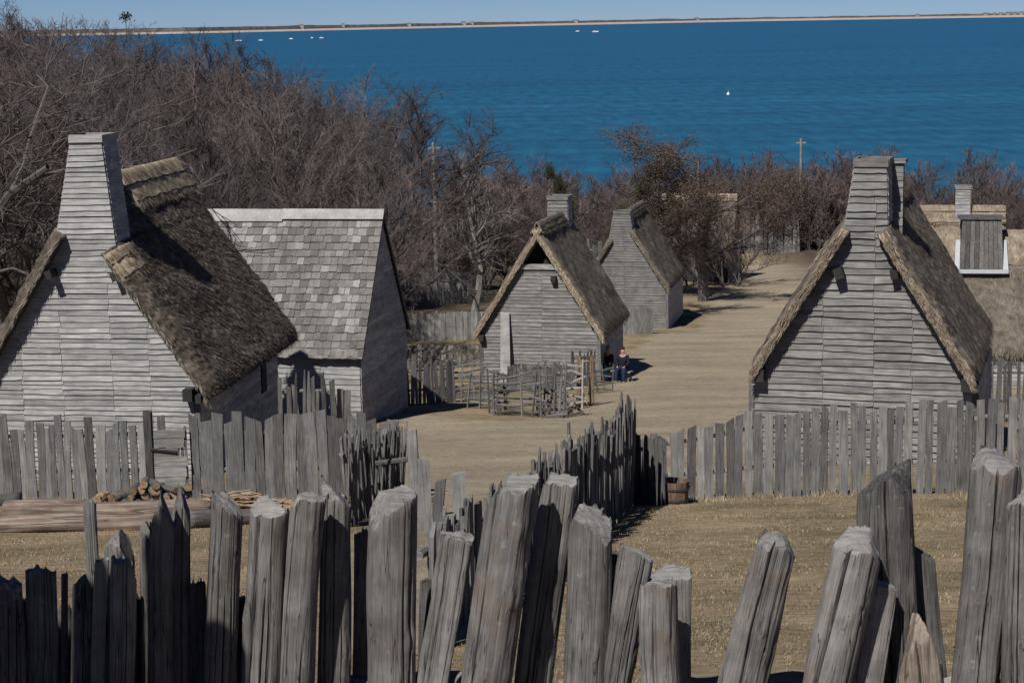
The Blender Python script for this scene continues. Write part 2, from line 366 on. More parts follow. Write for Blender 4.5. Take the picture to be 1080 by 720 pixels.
def seapt(x, y):
    v = ray(x, y); return v * (SEA / v.z)
sandM = plain('far_sand', (0.42, 0.35, 0.30), noise_amt=0.12, nscale=0.01)
scrubM = plain('far_scrub', (0.095, 0.088, 0.085), noise_amt=0.4, nscale=0.02)
CY = [40.5, 39, 36.8, 35.6, 32.6, 28.0, 22.6, 18.6, 16]
cl = []                                         # waterline of the far shore, left to right
for x in range(-120, 1240, 8):
    yy = np.interp(x, [-120, 0, 130, 200, 330, 540, 800, 1050, 1240], CY)
    p = seapt(x, yy); cl.append(p)
b1 = MB(); b2 = MB()
vs1 = []; vs2 = []
for i, p in enumerate(cl):
    d = p.length; out = Vector((p.x, p.y, 0)).normalized(); px = d / F
    hb = 2.0 * px; dh = -p.z - math.hypot(p.x, p.y) * 0.0           # rise that brings the land to eye level
    ht = dh + px * (0.5 + 1.0 * max(0, noise.noise((i * 0.21, 0, 0))) + 0.7 * noise.noise((i * 1.7, 3, 0)))
    if i > 150: ht += px * 1.2
    q = p + out * (90 * px / 1.5)
    vs1 += [p - Vector((0, 0, 2)), p + out * 20 * px + Vector((0, 0, hb * 0.75)), p + out * 60 * px + Vector((0, 0, hb))]
    vs2 += [p + out * 55 * px + Vector((0, 0, hb - 1)), p + out * 62 * px + Vector((0, 0, ht)), p + out * 200 * px + Vector((0, 0, ht * 0.9)), p + out * 320 * px - Vector((0, 0, 4))]
n = len(cl)
b1.add(vs1, [(i * 3 + k, (i + 1) * 3 + k, (i + 1) * 3 + k + 1, i * 3 + k + 1) for i in range(n - 1) for k in range(2)])
b2.add(vs2, [(i * 4 + k, (i + 1) * 4 + k, (i + 1) * 4 + k + 1, i * 4 + k + 1) for i in range(n - 1) for k in range(3)])
struct(b1.build('far_beach', sandM, None, True)); struct(b2.build('far_coast', scrubM, None, True))

# ------------------------------------------------------------------ houses
def clap(root, fm, lf, rf, z0, z1, rh, joints, mat, name='clapboard', wob=0.012, proud=0.028, jit=0.03, join=None):
    """overlapping horizontal boards; fm maps (along, out, up) to house space, lf / rf give the wall's edges at a height"""
    z = z0
    while z < z1:
        h = rh * U(0.86, 1.16); zt = min(z + h * 1.12, z1 + 0.02)
        l, r = lf(z), rf(z); lt, rt = lf(zt), rf(zt)
        if r - l < 0.12: z += h; continue
        cuts = [None] + [j + U(-jit, jit) for j in joints if l + 0.25 < j < r - 0.25] + [None]
        if random.random() < 0.25 and len(cuts) > 2: cuts.pop(random.randrange(1, len(cuts) - 1))
        for i in range(len(cuts) - 1):
            a0 = l if cuts[i] is None else cuts[i] + 0.004; a1 = lt if cuts[i] is None else cuts[i] + 0.004
            b0 = r if cuts[i + 1] is None else cuts[i + 1] - 0.004; b1 = rt if cuts[i + 1] is None else cuts[i + 1] - 0.004
            tl, tr = U(-wob, wob), U(-wob, wob); pr = proud * U(0.75, 1.35)
            mb = MB() if join is None else join
            ns = 4; vs = []
            for k in range(ns + 1):
                t = k / ns; sb_, st_ = a0 + (b0 - a0) * t, a1 + (b1 - a1) * t
                dz = tl + (tr - tl) * t + U(-wob, wob) * 0.5
                vs += [fm(sb_, pr, z + dz), fm(st_, 0.006, zt), fm(st_, -0.015, zt), fm(sb_, pr - 0.02, z + dz)]
            fs = []
            for k in range(ns):
                o = k * 4
                fs += [(o + c, o + (c + 1) % 4, o + 4 + (c + 1) % 4, o + 4 + c) for c in range(4)]
            fs += [(3, 2, 1, 0), (ns * 4, ns * 4 + 1, ns * 4 + 2, ns * 4 + 3)]
            mb.add(vs, fs)
            if join is None: mb.build(name, mat, root)
        z += h

def straw(mb, p, d, n, ln, wd, lift):
    """one straw: a thin kinked blade lying along d, lifted off the surface along n"""
    s = d.cross(n).normalized() * wd
    m = p + d * (ln * 0.55) + n * (lift * 0.5); e = p + d * ln + n * lift
    t = random.random() ** 1.2
    mb.add([p - s, p + s, m + s * 0.8, m - s * 0.8, e], [(0, 1, 2, 3), (3, 2, 4)], t)

SURF = {}
def thatch_slope(root, name, side, hr, he, tip, y0f, y1, mat, thick=0.28, res=0.075, rough=0.05, nstraw=12000, sl=(0.12, 0.3), lift=0.05, front=1500, lightfront=None, vround=0.25, vdepth=0.4, fq=1.0):
    run, rise = tip, hr - he; ln = math.hypot(run, rise)
    n = Vector((side * rise / ln, 0, run / ln)); d = Vector((side * run / ln, 0, -rise / ln))
    ns = max(8, int(ln / res)); ny = max(8, int((y1 - y0f(0.9)) / res))
    mb = MB()
    sd = U(0, 90)
    def surf(s, y, T=True):
        p = d * (s * ln) + Vector((0, 0, hr)); p.y = y
        if T:
            a = rough * (0.7 * noise.noise((p.x * 6 * fq + sd, y * 7 * fq, p.z * 6 * fq)) + noise.noise((p.x * 12 * fq, y * 15 * fq + sd, p.z * 12 * fq)))
            a += 0.06 * noise.noise((p.x * 1.3 + sd, y * 1.3, p.z * 1.3))
            if s > 0.93: a -= thick * 0.45 * ((s - 0.93) / 0.07) ** 2
            if y1 - y < 0.2: a -= thick * 0.35 * ((0.2 - (y1 - y)) / 0.2) ** 2
            yf = y - y0f(s)
            if yf < vround: a -= thick * vdepth * ((vround - yf) / vround) ** 2
            return p + n * a
        return p - n * thick
    vs = []
    for i in range(ns + 1):
        s = i / ns; y0 = y0f(s)
        for j in range(ny + 1):
            vs.append(surf(s, y0 + (y1 - y0) * j / ny))
    o = len(vs); tints = [min(1, max(0, 0.33 + 0.5 * noise.noise((v.x * 6, v.y * 6, v.z * 6 + sd)))) for v in vs]
    for i in range(ns + 1):
        s = i / ns; y0 = y0f(s)
        for j in (0, ny): vs.append(surf(s, y0 + (y1 - y0) * j / ny, False))
    tints += [0.2] * (len(vs) - o)
    fs = []
    flip = side < 0
    def q(a, b, c, e): fs.append((a, b, c, e) if not flip else (e, c, b, a))
    for i in range(ns):
        for j in range(ny):
            a = i * (ny + 1) + j; q(a, a + ny + 1, a + ny + 2, a + 1)
        q(o + i * 2, o + i * 2 + 2, i * (ny + 1) + ny + 1, i * (ny + 1))           # front verge
        q(i * (ny + 1) + ny, i * (ny + 1) + 2 * ny + 1, o + i * 2 + 3, o + i * 2 + 1)
        q(o + i * 2 + 1, o + i * 2 + 3, o + i * 2 + 2, o + i * 2)
    mb.v = [tuple(v) for v in vs]; mb.f = fs; mb.t = tints
    e0 = ns * (ny + 1); fs.append(tuple(list(range(e0, e0 + ny + 1)) + [o + ns * 2 + 1, o + ns * 2]))
    roof = mb.build(name, mat, root, True)
    st = MB()
    for _ in range(nstraw):
        s = random.random(); y0 = y0f(s); y = U(y0, y1)
        p = surf(s, y)
        k = noise.noise((p.x * 5 + sd, y * 5, p.z * 5))
        if k < -0.15 and random.random() < 0.35: continue
        dd = (d + Vector((0, U(-0.35, 0.35), 0)) + n * U(-0.05, 0.1)).normalized()
        straw(st, p - n * 0.01, dd, n, U(*sl), U(0.004, 0.009), U(0.1, 1.0) * lift)
    for _ in range(front // 2):                                                      # eave fringe
        y = U(y0f(1.0), y1); u = random.random()
        p = surf(1.0, y) - n * (u * thick * 0.5)
        straw(st, p - d * 0.08, (d + Vector((0, U(-0.3, 0.3), U(-0.4, 0)))).normalized(), n, U(0.1, 0.26), 0.01, U(-0.05, 0.02))
    stuff(st.build('straw', mat, roof))
    fr = MB()
    for _ in range(front * (4 if lightfront else 2)):                                                           # straw ends on the front verge
        s = random.random() ** 0.9; y = y0f(s); p0 = surf(s, y); p1 = surf(s, y, False)
        p = p0.lerp(p1, random.random() * 0.9)
        dd = (d + Vector((0, U(-0.5, 0.05), 0)) + n * U(-0.15, 0.2)).normalized()
        straw(fr, p + Vector((0, 0.02, 0)), dd, Vector((0, -1, 0)), U(0.1, 0.30), U(0.005, 0.012), U(0.0, 0.07))
    stuff(fr.build('verge_straw', lightfront or mat, roof))
    SURF[side] = (roof, surf, n, d, ln)
    return roof, surf, n, d, ln

def ridge_cap(root, hr, tip, he, y0, y1, mat, width=0.55, T=0.05, ropes=(0.2, 0.42), ns=2500, side_ext=(1, 1)):
    """straw saddle over the ridge, bound with dark ropes"""
    ln = math.hypot(tip, hr - he); dx, dz = tip / ln, (hr - he) / ln
    sd = U(0, 50)
    def pt(u, y, off=0.0):
        a = abs(u); s = 1 if u >= 0 else -1
        r = 0.12
        if a < r: z = hr + 0.10 - 0.10 * (a / r) ** 2 * dz; x = u * dx * 1.2
        else: z = hr + 0.10 - 0.10 * dz - (a - r) * dz; x = s * (r * 1.2 + (a - r)) * dx
        lump = 0.03 * noise.noise((u * 5, y * 4, sd)) + 0.02 * noise.noise((u * 14, y * 12, sd))
        nx_, nz_ = s * dz, dx
        return Vector((x + nx_ * (T + lump + off) * min(1, a / r), y, z + nz_ * (T + lump + off)))
    uL, uR = -width * side_ext[0], width * side_ext[1]
    nu, ny = 22, max(10, int((y1 - y0) / 0.09)); mb = MB(); vs = []
    for i in range(nu + 1):
        u = uL + (uR - uL) * i / nu
        for j in range(ny + 1):
            y = y0 + (y1 - y0) * j / ny; e = -T - 0.05 if i in (0, nu) or j in (0, ny) else 0
            uu = u * (1 + 0.10 * noise.noise((y * 1.7, sd, 2 if u > 0 else 7)))
            vs.append(pt(uu, y, e))
    fs = [(i * (ny + 1) + j, i * (ny + 1) + j + 1, (i + 1) * (ny + 1) + j + 1, (i + 1) * (ny + 1) + j) for i in range(nu) for j in range(ny)]
    mb.add(vs, fs); mb.t = [min(1, max(0, 0.5 + 0.55 * noise.noise((v[0] * 9, v[1] * 16, v[2] * 4)))) for v in mb.v]
    cap = mb.build('ridge_cap', mat, root, True)
    st = MB()
    for _ in range(ns):
        s = random.choice((-1, 1)); u = s * random.random() * (uR if s > 0 else -uL) * 0.96; y = U(y0, y1)
        p = pt(u, y, 0.003); q = pt(u + s * 0.05, y, 0.0)
        dd = (q - p).normalized() + Vector((0, U(-0.15, 0.15), 0)); nn = Vector((s * dz, 0, dx))
        straw(st, p, dd.normalized(), nn, U(0.1, 0.22), U(0.006, 0.012), U(0.0, 0.03))
    stuff(st.build('straw', mat, cap))
    for rp in ropes:
        for s in (-1, 1):
            lim = (uR if s > 0 else -uL)
            if rp > lim: continue
            t = MB(); t.tube([pt(s * (rp + 0.03 * math.sin(k * 2.1)), y0 + (y1 - y0) * k / 14, 0.012) for k in range(15)], 0.016, 5)
            t.build('rope', ropeM, cap)
    return cap

def house(name, label, P0, theta, w_, L, he, hr, tip, chim=None, rh=0.125, joints=(), gmat=None, mat_side=None, th=None, wob=0.016, proud=0.034,
          ridge=True, lightfront=None, side_boards=True, verge=0.22, wallh=None, joined=False, cap_mat=None, cap_y0=None, fullgable=True, cap_w=0.55, cap_ropes=(0.2, 0.42), groups=None, tipR=None):
    root = thing(name, label, 'house', P0, -R(theta), groups)
    gmat = gmat or clapX
    slope = (hr - he) / tip
    thick = th.get('thick', 0.28) if th else 0.05
    # height of the roof's underside over the wall
    und = thick * math.hypot(tip, hr - he) / tip
    hw = (hr - und) - slope * w_; hp = hr - und
    tipR = tipR or tip; slR = (hr - he) / tipR
    def tri(z):
        return w_ if z <= hw else max(0.0, (hp + 0.1 - z) / slope)
    def triR(z):
        return min(w_, max(0.0, (hp + 0.06 - z) / slR))
    if chim and chim.get('front'):
        ct, cb = chim['top'], chim['zb']                     # (left, right) half widths at the top and at zb
        def cw(z, k):
            t = min(1, max(0, (z - cb) / (chim['h'] - cb)))
            return chim['bot'][k] + (ct[k] - chim['bot'][k]) * t
        lf = lambda z: min(-tri(z), cw(z, 0)) if z > cb - 0.6 else -tri(z)
        rf = lambda z: max(triR(z), cw(z, 1)) if z > cb - 0.6 else triR(z)
        ztop = chim['h'] - 0.16
    else:
        lf = lambda z: -tri(z); rf = lambda z: triR(z); ztop = hp - 0.15 if fullgable is True else fullgable
    # core of the walls
    mb = MB(); e = 0.012; zb = -0.6
    gp = [(-w_ + e, zb), (w_ - e, zb), (w_ - e, hw), (0, hp - 0.02), (-w_ + e, hw)]
    vs = [(x, e, z) for x, z in gp] + [(x, L - e, z) for x, z in gp]
    if fullgable is not True: vs[3] = (0, e + 0.5, hp - 0.02)
    mb.add(vs, [(4, 3, 2, 1, 0), (5, 6, 7, 8, 9)] + [(i, (i + 1) % 5, 5 + (i + 1) % 5, 5 + i) for i in range(5)])
    mb.build('wall', darkwall, root)
    join = MB() if joined else None
    clap(root, lambda s, o, z: Vector((s, -o, z)), lf, rf, -0.1, ztop, rh, joints, gmat, join=join, wob=wob, proud=proud)
    if joined: stuff(join.build('clapboards', gmat, root))
    if side_boards:
        zs = min(hw, wallh or hw)
        js = MB() if joined else None
        clap(root, lambda s, o, z: Vector((w_ + o, s, z)), lambda z: 0.02, lambda z: L - 0.02, -0.1, zs, rh * 1.15, (L * 0.35, L * 0.7), mat_side or clapY, join=js)
        if joined: stuff(js.build('side_clapboards', mat_side or clapY, root))
    # corner posts
    for sx in (-1, 1):
        c = MB(); c.box((sx * w_ - 0.07, -0.045, -0.5), (sx * w_ + 0.07, 0.05, hw - 0.02), 0.008)
        c.build('corner_post', paleZd, root)
    if chim:
        h = chim['h']; d0, d1 = chim['y']
        if chim.get('front'):
            k = MB(); zb_ = chim['zb'] - 0.5
            bl, br = chim['bot']; tl, tr = chim['top']
            k.hexa([(bl + .02, d0 + .01, zb_), (br - .02, d0 + .01, zb_), (br - .02, d1, zb_), (bl + .02, d1, zb_), (tl + .02, d0 + .01, h - .05), (tr - .02, d0 + .01, h - .05), (tr - .02, d1, h - .05), (tl + .02, d1, h - .05)])
            ch = k.build('chimney', darkwall, root)
            lx = lambda z: bl + (tl - bl) * min(1, max(0, (z - chim['zb']) / (h - chim['zb'])))
            rx = lambda z: br + (tr - br) * min(1, max(0, (z - chim['zb']) / (h - chim['zb'])))
        else:
            bl, br = chim['bot']; tl, tr = chim['top']; zb_ = chim['zb']
            k = MB(); k.hexa([(bl + .02, d0 + .02, zb_), (br - .02, d0 + .02, zb_), (br - .02, d1, zb_), (bl + .02, d1, zb_), (tl + .02, d0 + .02, h - .05), (tr - .02, d0 + .02, h - .05), (tr - .02, d1, h - .05), (tl + .02, d1, h - .05)])
            ch = k.build('chimney', darkwall, root)
            lx = lambda z: bl + (tl - bl) * min(1, max(0, (z - zb_) / (h - zb_)))
            rx = lambda z: br + (tr - br) * min(1, max(0, (z - zb_) / (h - zb_)))
            clap(ch, lambda s, o, z: Vector((s, d0 - o, z)), lx, rx, zb_, h - 0.12, rh, (), gmat)
        z0c = chim.get('zs', zb_)
        clap(ch, lambda s, o, z: Vector((rx(z) + o, s, z)), lambda z: d0 + 0.02, lambda z: d1, z0c, h - 0.14, rh, (), clapY)
        clap(ch, lambda s, o, z: Vector((lx(z) - o, s, z)), lambda z: d0 + 0.02, lambda z: d1, z0c, h - 0.14, rh, (), clapY)
        for a, b in (((tl - .05, d0 - .06, h - .17), (tr + .05, d0 + .0, h)), ((tr + .0, d0 + .003, h - .16), (tr + .06, d1 + .02, h - .004)), ((tl - .06, d0 + .003, h - .16), (tl - .0, d1 + .02, h - .004)), ((tl + .003, d1 - .06, h - .15), (tr - .003, d1 + .022, h - .008))):
            c = MB(); c.box(a, b, 0.006); c.build('chimney_cap_board', gmat, ch)
    # roof
    if th:
        def y0f(side):
            def f(s):
                x = s * (tip if side < 0 else tipR)
                if chim and chim.get('front'):
                    c = chim['bot'][1] if side > 0 else -chim['bot'][0]
                    return -verge if x > c + 0.02 else chim['y'][1] + 0.02
                return -verge
            return f
        for side in (-1, 1):
            vis = th.get('vis', (1, 1))[0 if side < 0 else 1]
            a = {k: v for k, v in th.items() if k not in ('vis', 'mat')}
            a['nstraw'] = int(a.get('nstraw', 8000) * vis); a['res'] = a.get('res', 0.08) / max(0.5, vis)
            thatch_slope(root, 'roof', side, hr, he, tip if side < 0 else tipR, y0f(side), L + 0.25, th['mat'], lightfront=lightfront, **a)
        if ridge:
            y0 = cap_y0 if cap_y0 is not None else (chim['y'][1] + 0.03 if chim and chim.get('front') else -verge)
            ridge_cap(root, hr, tip, he, y0, L + 0.28, cap_mat or thatchL, cap_w, ropes=cap_ropes)
    return root

def beam_end(root, x, z, s=0.16, ln=0.22, rot=0.0, y=0.0):
    b = MB(); c, sn = math.cos(rot), math.sin(rot); h = s / 2
    vs = []
    for yy in (y - ln, y + 0.05):
        for a, e in ((-h, -h * 1.2), (h, -h * 1.2), (h, h * 1.2), (-h, h * 1.2)): vs.append((x + a * c - e * sn, yy, z + a * sn + e * c))
    b.add(vs, BOXF); b.build('beam_end', beamM, root)

def gpoint(px, Y, dz=0.0):
    """ground point at photo column px and depth Y"""
    X = at(px, 360, Y).x
    for _ in range(4):
        p = Vector((X, Y, H(X, Y))); X += (px - proj(p)[0]) * (Y / F)
    return Vector((X, Y, H(X, Y) + dz))

shag = dict(mat=thatchA, thick=0.36, res=0.042, rough=0.055, nstraw=60000, sl=(0.05, 0.13), lift=0.06, fq=1.25, front=500, vis=(0.35, 1), vround=.5, vdepth=.85)
h1 = house('thatched_house', 'large grey clapboard house with tall tapered chimney and shaggy brown thatch, beside shingled house',
           gpoint(97, 42), 7.8, 2.55, 7.0, 2.1, 6.65, 2.87, dict(front=True, h=7.78, zb=5.3, top=(-0.04, 0.63), bot=(-0.56, 0.86), y=(0.0, 0.95)),
           0.122, (-1.5, -0.55, 0.62, 1.5), th=shag, cap_w=1.05, cap_ropes=(0.42, 0.85), cap_y0=2.6, tipR=3.2, verge=0.32)
def patch(sf, s0, s1, y0, y1, mat, ropes):
    roof, surf, n, d, ln = sf; mb = MB(); vs = []; ni, nj = 16, 16; st = MB()
    for i in range(ni + 1):
        for j in range(nj + 1):
            e = -.06 if i in (0, ni) or j in (0, nj) else 0
            s = s0 + (s1 - s0) * i / ni; y = y0 + (y1 - y0) * j / nj; p = surf(s, y) * .3 + (d * (s * ln) + Vector((0, y, sf[1](0, 3).z))) * .7
            vs.append(surf(s, y) + n * (.05 + e + .015 * noise.noise((s * 40, y * 8, 3))))
    mb.add(vs, [(i * (nj + 1) + j, (i + 1) * (nj + 1) + j, (i + 1) * (nj + 1) + j + 1, i * (nj + 1) + j + 1) for i in range(ni) for j in range(nj)])
    mb.t = [min(1, max(0, .5 + .6 * noise.noise((v[0] * 4, v[1] * 22, v[2] * 4)))) for v in mb.v]
    o = mb.build('straw_patch', mat, roof, True)
    for _ in range(500): s = U(s0, s1); y = U(y0, y1); straw(st, surf(s, y) + n * .055, (d + Vector((0, U(-.15, .15), 0))).normalized(), n, U(.08, .2), U(.006, .011), U(0, .03))
    stuff(st.build('straw', mat, o if False else roof))
    for r_ in ropes:
        m = MB(); m.tube([surf(r_, y0 + (y1 - y0) * k / 8) + n * .075 + d * (.02 * math.sin(k * 1.9)) for k in range(9)], .014, 5); m.build('rope', ropeM, roof)
patch(SURF[1], .29, .43, -.33, .55, thatchL, (.34, .41))
beam_end(h1, -0.6, 4.72, 0.15, 0.42, 0.35); beam_end(h1, 0.88, 4.66, 0.17, 0.3, 0.35); beam_end(h1, 2.42, 2.0, 0.22, 0.3); beam_end(h1, 2.62, 1.9, 0.16, 0.2)
b = MB(); b.box((2.56, 5.3, 0.95), (2.60, 5.75, 1.65)); b.build('window', darkwall, h1)

smooth5 = dict(mat=thatchB, thick=0.30, res=0.06, rough=0.035, nstraw=30000, sl=(0.10, 0.24), lift=0.03, front=2600, vis=(0.35, 1))
h5 = house('thatched_house', 'grey clapboard house with narrow chimney and smooth brown thatch behind right pale fence',
           gpoint(908, 42), 17.5, 2.5, 5.8, 2.2, 6.38, 2.6, dict(front=True, h=6.95, zb=4.9, top=(-0.2, 0.47), bot=(-0.52, 0.54), y=(0.0, 0.85)),
           0.158, (-0.9, 0.25, 1.1), gmat=clapXd, th=smooth5, wob=0.02, proud=0.046, cap_mat=thatchB, cap_w=0.9, cap_ropes=(), verge=0.32, lightfront=thatchM)
beam_end(h5, -0.52, 4.42, 0.2, 0.34, 0.35); beam_end(h5, 0.70, 4.42, 0.17, 0.3, 0.2); beam_end(h5, -2.3, 2.05, 0.24, 0.34); beam_end(h5, 2.32, 2.0, 0.24, 0.34)
fl = MB(); fl.box((.22, .92, 4.6), (.73, 1.3, 6.84)); flo = fl.build('flue', darkwall, h5)
clap(flo, lambda s_, o_, z: Vector((s_, .91 - o_, z)), lambda z: .2, lambda z: .75, 5.0, 6.78, .17, (), clapXd)
fl = MB(); fl.box((.16, .84, 6.79), (.8, 1.34, 6.87), .01); fl.build('cap_board', clapXd, flo)
# straw bundle over the left shoulder of the roof
b = MB(); vs = []
for i in range(13):
    for k in range(12):
        a = 2 * math.pi * k / 12; r = 0.36 * math.sin(math.pi * min(0.97, max(0.05, (i + 0.4) / 12.5))) ** 0.4
        vs.append(Vector((-0.62 - 0.9 * i / 12 * 0.62 + r * math.cos(a) * 0.8, 0.75 + r * 1.1 * math.sin(a), 5.2 - 1.0 * i / 12 + r * 0.55 * math.cos(a) + 0.12 * noise.noise((i * .6, k * .8, 3)))))
b.add(vs, [(i * 12 + k, i * 12 + (k + 1) % 12, i * 12 + 12 + (k + 1) % 12, i * 12 + 12 + k) for i in range(12) for k in range(12)] + [tuple(range(12)), tuple(144 + k for k in range(12))])
b.t = [min(1, max(0, 0.5 + 0.6 * noise.noise((v[0] * 9, v[1] * 9, v[2] * 3)))) for v in b.v]
bun = b.build('straw_bundle', thatchM, h5, True); st = MB()
for _ in range(900):
    v = Vector(random.choice(b.v)) + Vector((U(-.06, .06), U(-.06, .06), U(-.06, .06))); straw(st, v, Vector((-.5 + U(-.2, .2), U(-.4, .2), -.8)).normalized(), Vector((-.5, -.6, .5)).normalized(), U(.12, .3), .011, U(0, .06))
stuff(st.build('bundle_straw', thatchM, h5))

t3 = dict(mat=thatchB, thick=0.30, res=0.09, rough=0.035, nstraw=7000, sl=(0.12, 0.3), lift=0.04, front=1500, vis=(0.3, 1))
h3 = house('thatched_house', 'small grey clapboard house with dark smoke gap under gable peak, by wattle pens',
           gpoint(570, 73), 14.0, 2.35, 5.0, 1.95, 6.2, 2.72, dict(front=False, h=6.95, zb=5.2, top=(-0.5, 0.28), bot=(-0.55, 0.33), y=(4.0, 4.8)),
           0.135, (0.1,), gmat=clapXd, th=t3, lightfront=thatchL, fullgable=4.5, cap_mat=thatchB)
for zz, ww, pr in ((4.46, 0.86, 0.10),):
    b = MB(); b.box((-ww, -pr, zz), (ww, 0.06, zz + (0.2 if pr > .05 else 0.14)), 0.01); b.build('gable_board', clapX, h3)
beam_end(h3, 0.62, 4.1, 0.2, 0.25); beam_end(h3, -2.3, 1.75, 0.2, 0.3)
t4 = dict(mat=thatchB, thick=0.30, res=0.13, rough=0.04, nstraw=3500, sl=(0.15, 0.35), lift=0.05, front=700, vis=(0.4, 1))
h4 = house('thatched_house', 'farther clapboard house with front chimney and brown thatch at the bend of the dirt road',
           gpoint(659, 105), 12.7, 2.4, 6.6, 2.3, 6.45, 2.65, dict(front=True, h=6.6, zb=5.0, top=(-0.55, 0.30), bot=(-0.85, 0.5), y=(0.0, 0.9)),
           0.14, (0.0,), gmat=clapXd, th=t4, joined=True, cap_mat=thatchB)
t6 = dict(mat=thatchB, thick=0.32, res=0.10, rough=0.03, nstraw=12000, sl=(0.12, 0.3), lift=0.03, front=900, vis=(1, 0.2))
p6 = gpoint(1095, 66.6)
h6 = house('thatched_house', 'wide thatched house with board smoke hood on its front roof slope at the right edge',
           p6, -80, 2.45, 6.4, 1.45, 5.4, 2.72, None, 0.14, (0.4,), gmat=clapXd, th=t6, cap_mat=thatchM, cap_w=1.35, cap_ropes=(), side_boards=False)
clap(h6, lambda s, o, z: Vector((-2.45 - o, s, z)), lambda z: 0.02, lambda z: 6.3, -0.1, 1.5, 0.15, (2.1, 4.2), clapY)
# smoke hood: a box of upright boards standing on the front slope near the ridge
def hood(root, yc, wd, x0, x1, z0, z1):
    core = MB(); core.hexa([(x0 + .02, yc - wd / 2 + .02, z0), (x1, yc - wd / 2 + .02, z0), (x1, yc + wd / 2 - .02, z0), (x0 + .02, yc + wd / 2 - .02, z0), (x0 + .32, yc - wd / 2 + .08, z1 - .04), (x1, yc - wd / 2 + .08, z1 - .04), (x1, yc + wd / 2 - .08, z1 - .04), (x0 + .32, yc + wd / 2 - .08, z1 - .04)])
    hd = core.build('smoke_hood', darkwall, root)
    n = 9
    for i in range(n):
        a, e = yc - wd / 2 + wd * i / n, yc - wd / 2 + wd * (i + 1) / n - 0.012
        ta, te = yc + (a - yc) * 0.9, yc + (e - yc) * 0.9
        b = MB(); o = U(0, 0.02)
        b.hexa([(x0 - .02 - o, a, z0), (x0 - .02 - o, e, z0), (x0 + .015, e, z0), (x0 + .015, a, z0), (x0 + .28 - o, ta, z1 + U(-.02, .02)), (x0 + .28 - o, te, z1 + U(-.02, .02)), (x0 + .315, te, z1), (x0 + .315, ta, z1)])
        b.build('board', paleZd, hd)
    b = MB(); b.box((x0 + .2, yc - wd / 2 - .02, z1 + 0.012), (x1 + .05, yc + wd / 2 + .02, z1 + .07), .006); b.build('lid_board', paleZd, hd)
    for sg in (-1, 1):
        b = MB(); yy = yc + sg * (wd / 2 + 0.09)
        b.hexa([(x0 - .12, yy - .09, z0 - .12), (x0 - .02, yy - .09, z0 - .12), (x0 - .02, yy + .09, z0 - .12), (x0 - .12, yy + .09, z0 - .12), (x0 + .55, yy - .09 - sg * .05, z0 + .95), (x0 + .66, yy - .09 - sg * .05, z0 + .95), (x0 + .66, yy + .07 - sg * .05, z0 + .95), (x0 + .55, yy + .07 - sg * .05, z0 + .95)])
        b.build('plaster_flashing', white, hd)
    b = MB(); b.box((x0 - .17, yc - wd / 2 - .17, z0 - .15), (x0 - .035, yc + wd / 2 + .17, z0 - .01), .006); b.build('plaster_flashing', white, hd)
hood(h6, 2.15, 1.5, -1.0, 0.3, 4.25, 5.95)
t7 = dict(mat=thatchM, thick=0.3, res=0.16, rough=0.03, nstraw=2500, sl=(0.15, 0.35), lift=0.03, front=300, vis=(1, 0.3))
p7 = gpoint(1052, 88)
h7 = house('thatched_house', 'pale thatched house with stub chimney beyond the roof with the smoke hood',
           p7, -80, 2.3, 4.6, 1.7, 6.5, 2.6, dict(front=False, h=7.55, zb=5.6, top=(-0.35, 0.35), bot=(-0.42, 0.42), y=(1.4, 2.1)), 0.15, (), gmat=clapXd, th=t7, joined=True, cap_mat=thatchM, cap_ropes=(0.9,), cap_w=1.0, side_boards=False)
t8 = dict(mat=thatchB, thick=0.3, res=0.2, rough=0.05, nstraw=1500, sl=(0.2, 0.4), lift=0.06, front=200, vis=(1, 0.5))
h8 = house('thatched_house', 'pale thatched roof half hidden behind the brown leafed tree', gpoint(775, 140), -72, 2.3, 5.2, 1.8, 6.3, 2.6, None, 0.16, (), gmat=clapXd, th=t8, joined=True, side_boards=False)

# shingled house: ridge runs across the view
SH = thing('shingled_house', 'grey wood shingled house with pale ridge boards behind the shaggy thatched house', 'house', (0, 0, 0), 0)
p2 = gpoint(407, 56); SH.location = p2; SH.rotation_euler.z = R(78)
W2, L2, HE2, HR2 = 2.5, 6.4, 2.33, 6.22
sl2 = (HR2 - HE2) / 2.68
mb = MB(); gp = [(-W2, -.6), (W2, -.6), (W2, HE2 + .1), (0, HR2 - .12), (-W2, HE2 + .1)]
vs = [(x, 0.02, z) for x, z in gp] + [(x, L2, z) for x, z in gp]
mb.add(vs, [(4, 3, 2, 1, 0), (5, 6, 7, 8, 9)] + [(i, (i + 1) % 5, 5 + (i + 1) % 5, 5 + i) for i in range(5)]); mb.build('wall', darkwall, SH)
triS = lambda z: W2 if z < HE2 + .1 else max(0, (HR2 - 0.12 - z) / sl2 * 0.995)
clap(SH, lambda s, o, z: Vector((s, -o, z)), lambda z: -triS(z), triS, -.2, HR2 - .3, 0.15, (0.2,), clapX)
clap(SH, lambda s, o, z: Vector((-W2 - o, s, z)), lambda z: 0.02, lambda z: L2, -.2, HE2, 0.15, (1.2, 2.6, 4.4), clapY)
ln2 = math.hypot(2.68, HR2 - HE2); d2 = Vector((-2.68 / ln2, 0, -(HR2 - HE2) / ln2)); n2 = Vector((d2.z, 0, -d2.x)) * 1.0
if n2.z < 0: n2 = -n2
rb = MB()
